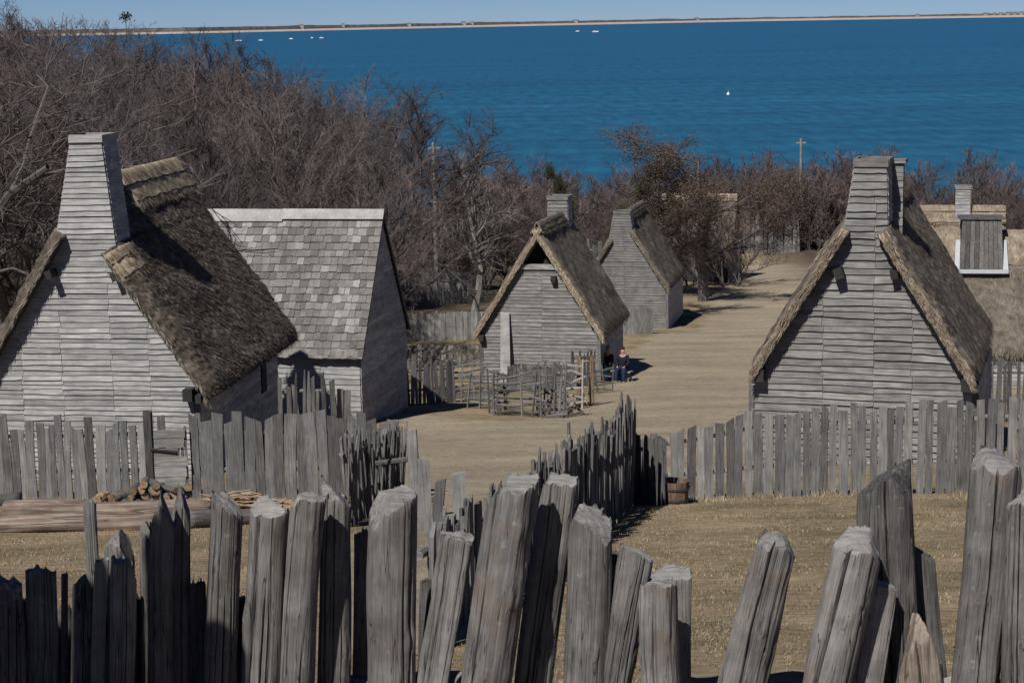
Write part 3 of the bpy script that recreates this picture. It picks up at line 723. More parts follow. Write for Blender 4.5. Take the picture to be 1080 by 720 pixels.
for sgn in (-1, 1):
    dd = Vector((d2.x * -sgn * -1 if sgn < 0 else -d2.x, 0, d2.z)); nn = Vector((dd.z * (-1 if sgn > 0 else 1), 0, abs(dd.x)))
    vs = [Vector((0, -.1, HR2)), Vector((0, L2 + .1, HR2)), dd * ln2 + Vector((0, L2 + .1, HR2)), dd * ln2 + Vector((0, -.1, HR2))]
    rb.hexa([v - Vector((0, 0, .10)) for v in vs] + [v - Vector((0, 0, .045)) for v in vs])
roof2 = rb.build('roof', darkwall, SH)
q2 = Matrix.Translation(p2) @ Matrix.Rotation(R(78), 4, 'Z')
recs = []
EXP = 0.245; rows = int(ln2 / EXP)
for r_ in range(rows + 1):
    sb0 = min(ln2 + 0.06, 0.30 + (r_ + 1) * EXP + U(-.01, .01)); y = -0.13
    if sb0 - 0.42 > ln2 - .12: break
    while y < L2 + .1:
        wd = U(0.13, 0.27)
        recs.append((sb0 + U(-.018, .018), y, wd, r_)); y += wd + U(0.004, 0.012)
def shingle_geo(mb, rec):
    s1, y, wd, r_ = rec; s0 = max(0.02, s1 - 0.42); tk = 0.018; o0 = 0.004; o1 = 0.045 + U(0, .022); sk = U(-.016, .016)
    base = Vector((0, 0, HR2 - 0.045))
    def P(s, yy, o): return base + d2 * s + Vector((0, yy, 0)) + n2 * o
    mb.hexa([P(s1 + sk, y, o1 - tk), P(s1 - sk, y + wd, o1 - tk), P(s0, y + wd, o0 - .006), P(s0, y, o0 - .006), P(s1 + sk, y, o1), P(s1 - sk, y + wd, o1), P(s0, y + wd, o0), P(s0, y, o0)])
def vis2(rec):
    px = proj(q2 @ (Vector((0, rec[1], HR2)) + d2 * rec[0])); return px[0] - (190 + (px[1] - 180) * 0.684)
recs.sort(key=vis2, reverse=True)
bright = {}
for i, rec in enumerate(recs[:300]):
    mb = MB(); shingle_geo(mb, rec)
    lt = noise.noise((rec[1] * 1.1, rec[0] * 1.3, 4)) > 0.25 or random.random() < 0.06
    mb.build('shingle', shingleL if (lt and random.random() < .75) else shingleM, roof2)
mb = MB()
for rec in recs[300:]: shingle_geo(mb, rec)
stuff(mb.build('shingles', shingleM, roof2))
for (a, e, hgt, o) in ((-.15, 3.0, .34, 0.075), (2.96, L2 + .1, .42, 0.055)):
    b = MB(); base = Vector((0, 0, HR2 + .02))
    P = lambda s, yy, oo: base + d2 * s + Vector((0, yy, 0)) + n2 * oo
    b.hexa([P(hgt, a, o - .03), P(hgt + .01, e, o - .03), P(0, e, o - .03), P(0, a, o - .03), P(hgt, a, o), P(hgt + .01, e, o), P(0, e, o), P(0, a, o)])
    b.build('ridge_board', ridgeB, roof2)
for sgn in (-1, 1):
    b = MB(); x1 = sgn * 2.66
    b.hexa([(x1, -.12, HE2 - .14), (x1, -.085, HE2 - .14), (0, -.085, HR2 - .16), (0, -.12, HR2 - .16), (x1, -.12, HE2 + .0), (x1, -.085, HE2 + .0), (0, -.085, HR2 - .03), (0, -.12, HR2 - .03)])
    b.build('rake_board', paleZd, roof2)

# ------------------------------------------------------------------ fences
def picket(base, h, wd, tk, ang, lean, back, style='flat', mat=None, parent=None, name='pale'):
    """one upright board; base in the fence's own space, ang = direction of the fence"""
    u = Vector((math.cos(ang), math.sin(ang), 0)); n = Vector((-u.y, u.x, 0))
    mb = MB(); ns = 4; vs = []; bow = U(-.03, .03); tw = U(0.86, 1.05)
    for i in range(ns + 1):
        t = i / ns; c = base + Vector((0, 0, -0.25 + (h + 0.25) * t)) + u * (lean * h * t + bow * math.sin(math.pi * t)) + n * (back * h * t)
        ww = wd / 2 * (1 + (tw - 1) * t) * U(.95, 1.05); dl = dr = 0
        if i == ns:
            if style == 'point': ww *= 0.3
            elif style == 'slant': dl, dr = (U(.03, .1), 0) if random.random() < .5 else (0, U(.03, .1))
            else: dl, dr = U(0, .025), U(0, .025)
        a = c - u * ww - Vector((0, 0, dl)); b = c + u * ww - Vector((0, 0, dr))
        vs += [a - n * tk / 2, b - n * tk / 2, b + n * tk / 2, a + n * tk / 2]
    fs = [(i * 4 + k, i * 4 + (k + 1) % 4, i * 4 + 4 + (k + 1) % 4, i * 4 + 4 + k) for i in range(ns) for k in range(4)]
    fs += [(3, 2, 1, 0), tuple(ns * 4 + k for k in range(4))]
    mb.add(vs, fs); return mb.build(name, mat, parent)

def fence(name, label, pts, hf, wd=(0.14, 0.2), gap=(0.005, 0.05), mats=(None,), lean=0.03, back=0.02, styles=('flat', 'slant'), tk=0.03, rails=(0.35, 0.8), group=None, skip=None, step=None, joined=False):
    """pales set along ground points pts; hf(t) gives the height along 0..1"""
    P = [Vector((p[0], p[1])) for p in pts]; seg = [(P[i + 1] - P[i]).length for i in range(len(P) - 1)]; tot = sum(seg)
    o = Vector((P[0].x, P[0].y, H(*P[0]))); root = thing(name, label, 'fence', o, 0, group)
    def pos(s):
        for i, l in enumerate(seg):
            if s <= l or i == len(seg) - 1: return P[i].lerp(P[i + 1], min(1, s / l)), math.atan2((P[i + 1] - P[i]).y, (P[i + 1] - P[i]).x)
            s -= l
    s = 0.0
    while s < tot:
        w_ = U(*wd); q, a = pos(s + w_ / 2); t = s / tot
        if not (skip and skip(t)):
            b = Vector((q.x, q.y, H(q.x, q.y))) - o
            picket(b, hf(t) * U(.93, 1.05), w_, tk * U(.8, 1.3), a + U(-.08, .08), U(-lean, lean), U(-back, back), random.choice(styles), random.choice(mats), root)
        s += w_ + U(*gap)
    for i in range(len(P) - 1):
        a, b = P[i], P[i + 1]; dv = (b - a).normalized(); n = Vector((-dv.y, dv.x)) * 0.06
        if n.y < 0: n = -n
        for rr in rails:
            hh0 = hf(0 if i == 0 else sum(seg[:i]) / tot) * rr; hh1 = hf(sum(seg[:i + 1]) / tot) * rr
            m = MB(); k = max(2, int(seg[i] / 1.2)); pp = []
            for j in range(k + 1):
                q = a.lerp(b, j / k) + n; pp.append(Vector((q.x, q.y, H(q.x, q.y) + hh0 + (hh1 - hh0) * j / k + U(-.02, .02))) - o)
            m.tube(pp, 0.04, 6); m.build('rail', railX, root)
    return root
lin = lambda *p: (lambda t: float(np.interp(t, [a for a, _ in p], [b for _, b in p])))
def span(x0, y0, x1, y1): return [gat(x0, y0), gat(x1, y1)]

fence('pale_fence', 'pale board fence in front of the shaggy thatched house, left of the plank gate', span(-30, 526, 160, 526),
      lambda t: 1.62 + 0.22 * noise.noise((t * 9, 2, 0)) + 0.1 * math.sin(t * 40), (0.13, 0.2), (0.0, 0.02), (paleZ, paleZ, paleZd, paleZl), 0.03)
fence('pale_fence', 'broad grey board fence between the plank gate and the broken dark stakes', span(203, 525, 423, 524),
      lin((0, 1.72), (.5, 1.78), (1, 1.62)), (0.17, 0.25), (0.0, 0.018), (paleZ, paleZ, paleZd), 0.022, styles=('flat', 'slant'))
fence('pale_fence', 'long grey board fence with open gaps in front of the smooth thatched house', [gat(676, 529), gat(800, 524), gat(1034, 520)],
      lin((0, 1.32), (.15, 1.42), (.35, 1.72), (1, 1.78)), (0.13, 0.185), (0.01, 0.04), (paleZ, paleZ, paleZ, paleZl, paleZd), 0.016)
fence('pale_fence', 'short light board fence continuing at the right edge of the yard', [gat(1038, 517), gat(1130, 515)],
      lin((0, 1.85), (1, 1.75)), (0.14, 0.2), (0.03, 0.09), (paleZ, paleZl), 0.03)
fence('stake_fence', 'ragged fence of dark split stakes running towards the camera', [gat(452, 690), gat(500, 648), gat(603, 575), gat(668, 532)],
      lambda t: float(np.interp(t, [0, .2, .5, .8, .93, .97, 1], [1.05, 1.15, 1.45, 1.62, 2.1, 2.05, 1.5])) * (1 + .2 * noise.noise((t * 40, 0, 5))),
      (0.06, 0.15), (-0.01, 0.014), (paleZd, paleZd, paleZ), 0.09, 0.05, ('point', 'slant', 'flat'))
fence('stake_fence', 'dark stakes closing the corner beside the wooden tub', [gat(668, 532), gat(699, 533)], lin((0, 1.35), (1, 1.25)), (0.08, 0.14), (0.0, 0.02), (paleZd,), 0.06)
fence('stake_fence', 'broken dark stake fence leaning beside the open gateway', [gat(424, 527), gat(398, 542), gat(366, 556)],
      lambda t: 1.5 + 0.3 * noise.noise((t * 12, 7, 0)), (0.06, 0.13), (0.0, 0.05), (paleZd, paleZd, paleZ), 0.2, 0.12, ('point', 'slant'))
# gateway posts and a propped rail
for i, (px, pb, h_, wd_) in enumerate(((437, 545, 1.55, .16), (449, 560, 1.15, .2), (490, 600, 1.2, .18), (462, 585, 1.0, .16))):
    g = gat(px, pb); r_ = thing('gate_post', ['notched grey gate post beside the broken stakes', 'short split gate post leaning near the gateway', 'wide grey board standing up among the dark stakes', 'weathered stump post in the gateway'][i], 'post', g)
    picket(Vector((0, 0, 0)), h_, wd_, .1, U(-.2, .2), U(-.06, .06), 0, 'slant', paleZl if i < 3 else paleZ, r_, 'post')
    if i == 0:
        m = MB(); m.tube([(-.65, .05, .95), (.1, .0, 1.05)], .05, 6); m.build('latch_rail', paleZd, r_)
        m = MB(); m.tube([(-.6, .05, .3), (.1, .0, .35)], .045, 6); m.build('latch_rail', paleZd, r_)
# plank gate
g0, g1 = gat(162, 526), gat(201, 526); gr = thing('plank_gate', 'gate of horizontal grey planks between two fence sections', 'gate', g0)
for i in range(7):
    m = MB(); z = 0.08 + i * 0.2; L_ = (g1 - g0).x; m.box((0.06, -.03, z), (L_ - U(.02, .2), .0, z + U(.15, .2)), .014); m.build('plank', railX, gr)
m = MB(); m.box((-.12, -.07, -.2), (0.04, .09, 1.82), .015); m.build('post', paleZd, gr)
m = MB(); m.box((0.14, .02, 0), (0.3, .06, 1.72), .012); m.build('upright', paleZ, gr)
m = MB(); m.tube([(0.0, -.06, 1.05), (.52, -.05, .98)], .028, 6); m.build('bar', beamM, gr)
for k, zz in ((0.60, 1.42), (0.68, 1.5)):
    m = MB(); m.box((k, .01, .3), (k + .05, .05, zz), .01); m.build('upright', paleZ, gr)

# stakes and boards in front of the shingled house
fence('stake_fence', 'dark jagged stakes standing against the shingled house wall', [gat(297, 486), gat(352, 484)],
      lambda t: 2.1 + 0.6 * noise.noise((t * 14, 1, 0)), (0.07, 0.13), (0.0, 0.05), (paleZd,), 0.05, styles=('point', 'slant'))
fence('pale_fence', 'few light grey upright boards at the shingled house corner', [gat(350, 483), gat(372, 482)], lin((0, 1.55), (.5, 1.75), (1, 1.3)), (0.14, 0.2), (0.0, 0.02), (paleZl,), 0.03)
# enclosures beyond the shingled house
fence('pale_fence', 'light pale fence across the garden right of the shingled house', [gat(425, 361), gat(512, 357)], lin((0, 1.55), (1, 1.45)), (0.15, 0.22), (0.0, 0.03), (paleZl, ridgeZ), 0.02)
fence('pale_fence', 'weathered board fence farthest up the garden under the bare tree', [gat(416, 318), gat(500, 314)], lin((0, 2.1), (1, 1.7)), (0.2, 0.3), (0.0, 0.05), (paleZl, ridgeZ), 0.03)
fence('stake_fence', 'dark stake fence below the weathered garden boards', [gat(424, 326), gat(510, 318)], lambda t: 1.1 + .3 * noise.noise((t * 20, 9, 0)), (0.1, 0.2), (0.0, 0.1), (paleZd,), 0.1, styles=('point', 'slant'))
fence('pale_fence', 'low open pale fence left of the small clapboard house', [gat(428, 388), gat(512, 386)], lin((0, 1.0), (1, .95)), (0.12, 0.2), (0.03, 0.12), (paleZl, paleZ), 0.03)
fence('stake_fence', 'dark stake fence at the garden edge beside the shingled gable', [gat(430, 428), gat(481, 424)], lambda t: 1.45 + .25 * noise.noise((t * 16, 3, 0)), (0.07, 0.13), (0.0, 0.07), (paleZd, paleZd, paleZ), 0.06, styles=('point', 'slant'))
fence('stake_fence', 'dark stake wall behind the small clapboard house chimney', [gpoint(590, 139), gpoint(656, 139)], lambda t: 3.1 + .5 * noise.noise((t * 16, 3, 4)), (0.15, 0.3), (0.0, 0.05), (paleZd, paleZ), 0.03, styles=('point', 'slant'))
fence('pale_fence', 'light palings in front of the farther house by the road bend', [gat(652, 353), gat(688, 352)], lin((0, 1.5), (1, 1.45)), (0.14, 0.2), (0.0, 0.02), (paleZl,), 0.02)
fence('pale_fence', 'grey palings among bushes beyond the brown leafed tree', [gpoint(776, 167), gpoint(842, 167)], lambda t: 3.0 + .7 * noise.noise((t * 9, 8, 0)), (0.2, 0.3), (0.0, 0.06), (paleZl, paleZ), 0.05)
fence('pale_fence', 'uneven palings behind the smoke hood at the right edge', [gpoint(1058, 84), gpoint(1110, 84)], lambda t: 5.2 + .5 * noise.noise((t * 30, 8, 0)), (0.15, 0.25), (0.0, 0.05), (paleZl, paleZ), 0.02, styles=('point', 'slant'))
fence('stake_fence', 'dark gapped palings under the eave of the house with the smoke hood', [gat(1034, 447), gat(1100, 444)], lin((0, 1.75), (1, 1.7)), (0.1, 0.18), (0.05, 0.14), (paleZd, paleZ), 0.04)
fence('pale_fence', 'upright board fence across the front of the small clapboard house', [gat(536, 412), gat(606, 411)], lin((0, .95), (1, 1.0)), (0.13, 0.2), (0.0, 0.03), (paleZ,), 0.02)
fence('stake_fence', 'small black stakes against the right corner of the small clapboard house', [gat(602, 408), gat(629, 407)], lambda t: 1.35 + .3 * noise.noise((t * 16, 3, 9)), (0.06, 0.1), (0.0, 0.06), (paleZd,), 0.05, styles=('point', 'slant'))

# leaning plank on the small house
g = gpoint(533, 72.75); r_ = thing('leaning_plank', 'tall pale plank leaning on the small clapboard house gable', 'plank', g)
m = MB(); m.hexa([(-.2, 0, -.1), (.2, 0, -.1), (.2, .06, -.1), (-.2, .06, -.1), (-.14, .45, 2.75), (.2, .40, 2.75), (.2, .45, 2.75), (-.14, .5, 2.75)]); m.build('board', ridgeB, r_)

# wattle hurdles
def hurdle(name, label, p, rz, wd, h, rails, ups, mat, tilt=0.12, light=None):
    r_ = thing(name, label, 'hurdle', p, rz, None); r_.rotation_euler.x = -tilt
    for i in range(rails):
        z = 0.12 + (h - .2) * i / (rails - 1); m = MB()
        m.tube([(-wd / 2 - U(0, .1), U(-.03, .03), z + U(-.1, .1)), (0, U(-.05, .05), z + U(-.06, .06)), (wd / 2 + U(0, .15), U(-.03, .03), z + U(-.12, .12))], [.035, .04, .03], 5); m.build('rail', light or mat, r_)
    for i in range(ups):
        x = -wd / 2 + wd * i / (ups - 1); m = MB(); lx = U(-.2, .2)
        m.tube([(x, -.04, -.12), (x + lx, -.05, h + U(0, .1))], [.035, .028], 5); m.build('stake', mat, r_)
hz = [(493, 424, 1.4, 1.3, 6, 4, paleZ, .25, 'woven grey hurdle at the left end of the pens'), (513, 431, 1.3, 1.15, 5, 4, paleZ, -.35, 'sagging hurdle second from the left end of the pens'), (526, 437, .8, 1.3, 5, 3, paleZd, -.9, 'hurdle turned sideways beside the five rail hurdle'),
      (541, 438, 1.15, 1.3, 6, 2, paleZd, .05, 'square hurdle with dark rails at the front of the pens'), (562, 440, .65, 1.3, 6, 3, paleZd, -.5, 'narrow leaning hurdle with crossed rails'),
      (576, 439, .6, 1.6, 6, 4, paleZd, .15, 'tall dark hurdle in the middle of the pens'), (588, 440, .55, 1.6, 7, 4, paleZd, -.7, 'dense dark hurdle edge on in the pens'), (583, 434, 1.0, 1.5, 6, 3, paleZd, .4, 'dark hurdle propped behind the tall one'),
      (603, 431, .65, 1.5, 6, 2, ridgeB, .1, 'ladder like hurdle with pale rails'), (617, 428, .55, 1.6, 2, 7, stickM, .1, 'bundle like hurdle of reddish upright sticks'), (634, 414, .8, .9, 4, 4, paleZd, .3, 'low dark hurdle beside the right corner post')]
for (px, pb, wd_, h_, nr, nu, mt, rz, lb) in hz: hurdle('hurdle', lb, gat(px, pb), rz, wd_, h_, nr, nu, mt, U(-.1, .32))
for i, (px, pb) in enumerate(((588, 441), (600, 440), (612, 436))):
    m = MB(); g = gat(px, pb); m.tube([Vector((-.35, 0, .06)), Vector((.3, .1, .1 + .05 * i))], .045, 6); o = m.build('fallen_stick', paleZd); o.location = g; o.rotation_euler.z = i * .9
    tag(o, ['dark stick fallen nearest the pens', 'middle dark stick lying before the pale rail hurdle', 'dark stick lying nearest the red stick hurdle'][i], 'stick')

# ------------------------------------------------------------------ logs, firewood, tub
def logmesh(mb, p0, p1, r0, r1, n=20, m=16, sd=0):
    d = (p1 - p0); vs = []; ax = d.normalized(); a = ax.cross(Vector((0, 0, 1))).normalized(); b = a.cross(ax)
    for i in range(m + 1):
        t = i / m; c = p0 + d * t + b * 0.05 * noise.noise((t * 3, sd, 0)); r = r0 + (r1 - r0) * t
        for k in range(n):
            an = 2 * math.pi * k / n
            rr = r * (1 + 0.12 * noise.noise((math.cos(an) * 1.2, math.sin(an) * 1.2, t * 5 + sd)) + 0.07 * noise.noise((math.cos(an) * 4, math.sin(an) * 4, t * 20 + sd)))
            vs.append(c + a * rr * math.cos(an) + b * rr * math.sin(an))
    fs = [(i * n + k, i * n + (k + 1) % n, i * n + n + (k + 1) % n, i * n + n + k) for i in range(m) for k in range(n)]
    fs += [tuple(range(n - 1, -1, -1)), tuple(m * n + k for k in range(n))]
    mb.add(vs, fs)
def log(label, a, b, r0, r1, mt, sd, dz=0.0):
    ga, gb = gat(*a), gat(*b); ga.z += r0 * .85 + dz; gb.z += r1 * .85 + dz
    mid = ga.copy(); mid.z -= r0 * .85
    rot = (gb - ga); o = MB(); d = rot.length; logmesh(o, Vector((0, 0, 0)), Vector((d, 0, 0)), r0, r1, sd=sd)
    ob = o.build('felled_log', mt, None, True); ob.location = ga; ob.rotation_euler = rot.to_track_quat('X', 'Z').to_euler(); tag(ob, label, 'log'); return ob
log('thick barkless felled log lying along the left pale fence', (8, 547), (222, 546), 0.19, 0.17, logM, 1)
log('thinner pale log in front of the thick barkless log', (-30, 561), (165, 559), 0.15, 0.16, logM, 2)
log('dark short log lying below the brushwood heap', (198, 557), (292, 551), 0.17, 0.13, logD, 3)
fw = gat(165, 532)
k = 0
for row, cnt in ((0, 8), (1, 7), (2, 5), (3, 2)):
    for i in range(cnt):
        r_ = U(.06, .10); L_ = U(.35, .5); x = (i - cnt / 2) * .175 + U(-.04, .04)
        root = thing('firewood_log', ('dark barked firewood log in the bottom row of the heap by the plank gate', 'dark barked firewood log in the second row of the heap by the plank gate', 'dark barked firewood log in the third row of the heap by the plank gate', 'dark barked firewood log on top of the heap by the plank gate')[row], 'firewood', (fw.x + x, fw.y + U(-.1, .1), H(fw.x, fw.y) + .08 + row * .125), U(-.9, .9), 'firewood heaped by the plank gate')
        m = MB(); logmesh(m, Vector((0, -L_ / 2, 0)), Vector((0, L_ / 2, 0)), r_, r_ * .9, 10, 4, k); m.build('bark', logD, root, True)
        m = MB(); m.add([(r_ * .86 * math.cos(a * .6283), -L_ / 2 - .006, r_ * .86 * math.sin(a * .6283)) for a in range(10)], [tuple(range(10))]); m.build('cut_end', cutM, root)
        k += 1
for i, (px, pb, s_) in enumerate(((104, 531, .16), (121, 530, .2), (132, 531, .15))):
    g = gat(px, pb); m = MB(); logmesh(m, Vector((0, -.2, .1)), Vector((.12, .22, .12)), s_ * .7, s_ * .6, 8, 4, i + 20)
    o = m.build('firewood_log', cutM); o.location = g; tag(o, ['smallest orange split log left of the firewood heap', 'largest orange split log left of the firewood heap', 'orange split log touching the firewood heap'][i], 'firewood')
sb_ = MB(); g = gat(250, 537)
for i in range(170):
    x = U(-.95, .95); L_ = U(.3, .9); a = U(-.7, .7) + (math.pi if random.random() < .5 else 0); z = max(0.02, (.34 - .28 * abs(x)) * random.random())
    p = Vector((x, U(-.25, .25), z)); d = Vector((math.cos(a), U(-.4, .4), U(-.12, .25))) * L_ * .5
    sb_.tube([p - d, p + d * .2 + Vector((0, 0, .02)), p + d], [.022, .018, .012], 4)
o = stuff(sb_.build('brushwood_heap', stickM)); o.location = g; o.location.z = H(g.x, g.y); tag(o, 'heap of tan brushwood sticks along the broad board fence', 'brushwood')
# wooden tub by the fence corner
g = gat(712, 531); tb = thing('wooden_tub', 'small brown stave tub at the corner of the yard fence', 'tub', g)
for i in range(16):
    a0, a1 = 2 * math.pi * i / 16, 2 * math.pi * (i + .94) / 16; m = MB(); r0, r1, hh = .23, .27, .44 + U(-.01, .01)
    m.hexa([(r0 * math.cos(a0), r0 * math.sin(a0), 0), (r0 * math.cos(a1), r0 * math.sin(a1), 0), (.9 * r0 * math.cos(a1), .9 * r0 * math.sin(a1), 0), (.9 * r0 * math.cos(a0), .9 * r0 * math.sin(a0), 0),
            (r1 * math.cos(a0), r1 * math.sin(a0), hh), (r1 * math.cos(a1), r1 * math.sin(a1), hh), (.91 * r1 * math.cos(a1), .91 * r1 * math.sin(a1), hh), (.91 * r1 * math.cos(a0), .91 * r1 * math.sin(a0), hh)])
    m.build('stave', tubM, tb)
for zz in (.1, .32):
    m = MB(); rr = .235 + .04 * zz / .44 + .006; vs = []
    for i in range(24):
        a = 2 * math.pi * i / 24
        for r_, z_ in ((rr, zz - .018), (rr + .008, zz - .018), (rr + .010, zz + .018), (rr + .002, zz + .018)): vs.append((r_ * math.cos(a), r_ * math.sin(a), z_))
    m.add(vs, [(i * 4 + c, i * 4 + (c + 1) % 4, ((i + 1) % 24) * 4 + (c + 1) % 4, ((i + 1) % 24) * 4 + c) for i in range(24) for c in range(4)]); m.build('hoop', ironM, tb)
m = MB(); m.add([(.2 * math.cos(i * .3927), .2 * math.sin(i * .3927), .05) for i in range(16)], [tuple(range(16))]); m.build('bottom', tubM, tb)
rk = MB(); logmesh(rk, Vector((-.25, 0, .1)), Vector((.3, 0, .12)), .12, .16, 9, 6, 9); o = rk.build('rock', plain('rock_dark', (.07, .07, .07)), None, True); o.location = gat(6, 533); tag(o, 'dark rounded rock at the foot of the left fence', 'rock')

# ------------------------------------------------------------------ trees
class Tree:
    def __init__(s, seed): s.r = random.Random(seed); s.tr = MB(); s.cr = MB(); s.tips = []
    def grow(s, p, d, L, r, lv, cfg):
        rr = s.r; c = cfg[lv]; ns = c['seg']; pts = [p]; rad = [r]; dirs = [d]
        for i in range(ns):
            d = (d + Vector((rr.gauss(0, c['wob']), rr.gauss(0, c['wob']), rr.gauss(0, c['wob'])) ) + Vector((0, 0, c['up']))).normalized()
            p = p + d * (L / ns); pts.append(p); rad.append(r * (1 - (1 - c['taper']) * (i + 1) / ns)); dirs.append(d)
        (s.tr if lv <= c.get('trunk', 1) else s.cr).tube(pts, rad, 6 if lv == 0 else (5 if lv == 1 else 3), cap=False)
        if lv + 1 >= len(cfg): s.tips.append((pts[-1], d)); return
        n = cfg[lv + 1]['n']; n = rr.randint(*n)
        for k in range(n):
            t = c['from'] + (1 - c['from']) * (k + rr.random()) / n; t = min(t, 0.999); i = int(t * ns); f = t * ns - i
            q = pts[i].lerp(pts[i + 1], f); dd = dirs[i + 1]
            a = dd.orthogonal().normalized(); a = Matrix.Rotation(rr.uniform(0, 2 * math.pi), 3, dd) @ a
            an = rr.uniform(*cfg[lv + 1]['ang'])
            nd = (dd * math.cos(an) + a * math.sin(an)).normalized()
            s.grow(q, nd, L * rr.uniform(*cfg[lv + 1]['len']) * (1 - 0.45 * t if lv == 0 else 1), max(cfg[lv + 1]['rmin'], (rad[i] * (1 - f) + rad[i + 1] * f) * cfg[lv + 1]['rk']), lv + 1, cfg)
def cfg_tree(dense=1.0, up=0.10, low=0.25, tw=0.008):
    k = lambda a, b: (max(1, int(a * dense)), max(1, int(b * dense)))
    return [dict(seg=7, wob=.10, up=.05, taper=.25, **{'from': low}), dict(n=k(9, 12), seg=5, wob=.16, up=up, taper=.3, len=(.42, .62), ang=(.5, 1.05), rk=.55, rmin=.03, **{'from': .2}),
            dict(n=k(6, 8), seg=4, wob=.18, up=up, taper=.35, len=(.38, .6), ang=(.4, .95), rk=.5, rmin=.016, **{'from': .15}),
            dict(n=k(6, 8), seg=3, wob=.2, up=up * 1.2, taper=.5, len=(.42, .7), ang=(.3, .9), rk=.5, rmin=tw, **{'from': .1}),
            dict(n=k(4, 6), seg=2, wob=.2, up=up * 1.2, taper=.5, len=(.4, .75), ang=(.3, .8), rk=.6, rmin=tw * .8, **{'from': .1})]
def tree_meshes(seed, H0, R0, cfg, bark, twig, leaf=None, leaf_n=0, stems=1):
    T = Tree(seed)
    for i in range(stems):
        a = T.r.uniform(0, 6.28); sp = 0 if stems == 1 else .5
        T.grow(Vector((sp * math.cos(a) * .6, sp * math.sin(a) * .6, -.3)), Vector((sp * math.cos(a) * T.r.uniform(.3, 1.2), sp * math.sin(a) * T.r.uniform(.3, 1.2), 1)).normalized(), H0 * T.r.uniform(.8, 1), R0, 0, cfg)
    zt = max(v[2] for v in T.cr.v)
    me1 = T.tr.mesh('trunk', bark); me2 = T.cr.mesh('crown', twig); me3 = None
    if leaf:
        lf = MB()
        for _ in range(leaf_n):
            p, d = T.r.choice(T.tips); p = p + Vector((T.r.gauss(0, .16), T.r.gauss(0, .16), T.r.gauss(0, .16)))
            a = Vector((T.r.gauss(0, 1), T.r.gauss(0, 1), T.r.gauss(0, 1))).normalized(); b = a.orthogonal().normalized(); z = T.r.uniform(.03, .065)
            lf.add([p - a * z, p + b * z * .5, p + a * z, p - b * z * .5], [(0, 1, 2, 3)], T.r.random())
        me3 = lf.mesh('leaves', leaf)
    return me1, me2, me3, zt
def put_tree(name, label, ms, p, h, rz, group=None, wide=1.0, cat='tree'):
    r_ = thing(name, label, cat, p, rz, group); s = h / ms[3]; r_.scale = (s * wide, s * wide, s)
    link('trunk', ms[0], r_); c = link('crown', ms[1], r_)
    if ms[2]: stuff(link('leaves', ms[2], c))
    return r_
def top_h(px, ty, Y):
    """ground point and height of something at column px, depth Y that reaches photo row ty"""
    g = gpoint(px, Y); return g, at(px, ty, Y).z - g.z

wcfg = cfg_tree(1.1, .12, .2, .0065)
wcfg[1].update(len=(.5, .72), n=(11, 14)); wcfg[0].update(taper=.1)
wcfg[3].update(n=(8, 10), len=(.34, .5), up=.05); wcfg[4].update(n=(7, 9), len=(.34, .55), up=.04)
wood_ms = [tree_meshes(100 + i, 7.0, .16, wcfg, barkM, (twigM, twigR, twigM, twigG, twigM)[i]) for i in range(5)]
out = ([-60, 0, 60, 130, 200, 250, 300, 340, 400, 430, 455, 470], [-15, -6, 2, 16, 24, 28, 36, 48, 68, 82, 108, 150])
cnt = 0
for Y, dy, stp in ((63, 95, 2.8), (70, 66, 2.6), (78, 40, 2.6), (88, 22, 2.8), (99, 8, 2.8), (112, 0, 2.6), (120, 2, 2.8), (128, 4, 3.0)):
    x = at(-45, 200, Y).x
    while True:
        px = proj((x, Y, -8))[0]
        lim = {63: 360, 70: 368, 78: 378, 88: 392, 99: 398, 112: 412}.get(Y, 420)
        if px > lim: break
        ty = float(np.interp(px, *out)) + dy * U(.75, 1.1) + U(0, 9)
        g, h = top_h(px, ty, Y + U(-2, 2))
        put_tree('bare_tree', 'leafless brown tree in the dense wood on the left, behind the shingled house', wood_ms[cnt % 5], g, max(4.5, min(h, 15)), U(0, 6.28), 'bare trees of the left wood', U(.95, 1.3)); cnt += 1
        x += stp * U(.75, 1.25)
# big gnarled tree at the left edge
gn = cfg_tree(.8, .03, .22, .013); gn[0]['wob'] = .2; gn[1]['wob'] = .3; gn[2]['wob'] = .3; gn[1]['len'] = (.5, .8)
g_ms = tree_meshes(211, 8.0, .24, gn, barkM, twigM)
g, h = top_h(-14, -25, 60); put_tree('gnarled_tree', 'large gnarled bare tree with crooked pale limbs at the left edge', g_ms, g, h, 2.1, None, 1.15)
g, h = top_h(-75, 60, 54); put_tree('gnarled_tree', 'lower crooked bare tree left of the tall clapboard chimney', g_ms, g, h, 4.4, None, 1.25)
# pale bare tree in the garden
pt = cfg_tree(.85, .03, .25, .012); pt[1]['ang'] = (.6, 1.25); p_ms = tree_meshes(321, 6.0, .17, pt, barkP, twigP)
g, h = top_h(497, 150, 112); put_tree('bare_tree', 'pale grey bare tree standing in the garden left of the small house', p_ms, g, h, .6, None, 1.0)
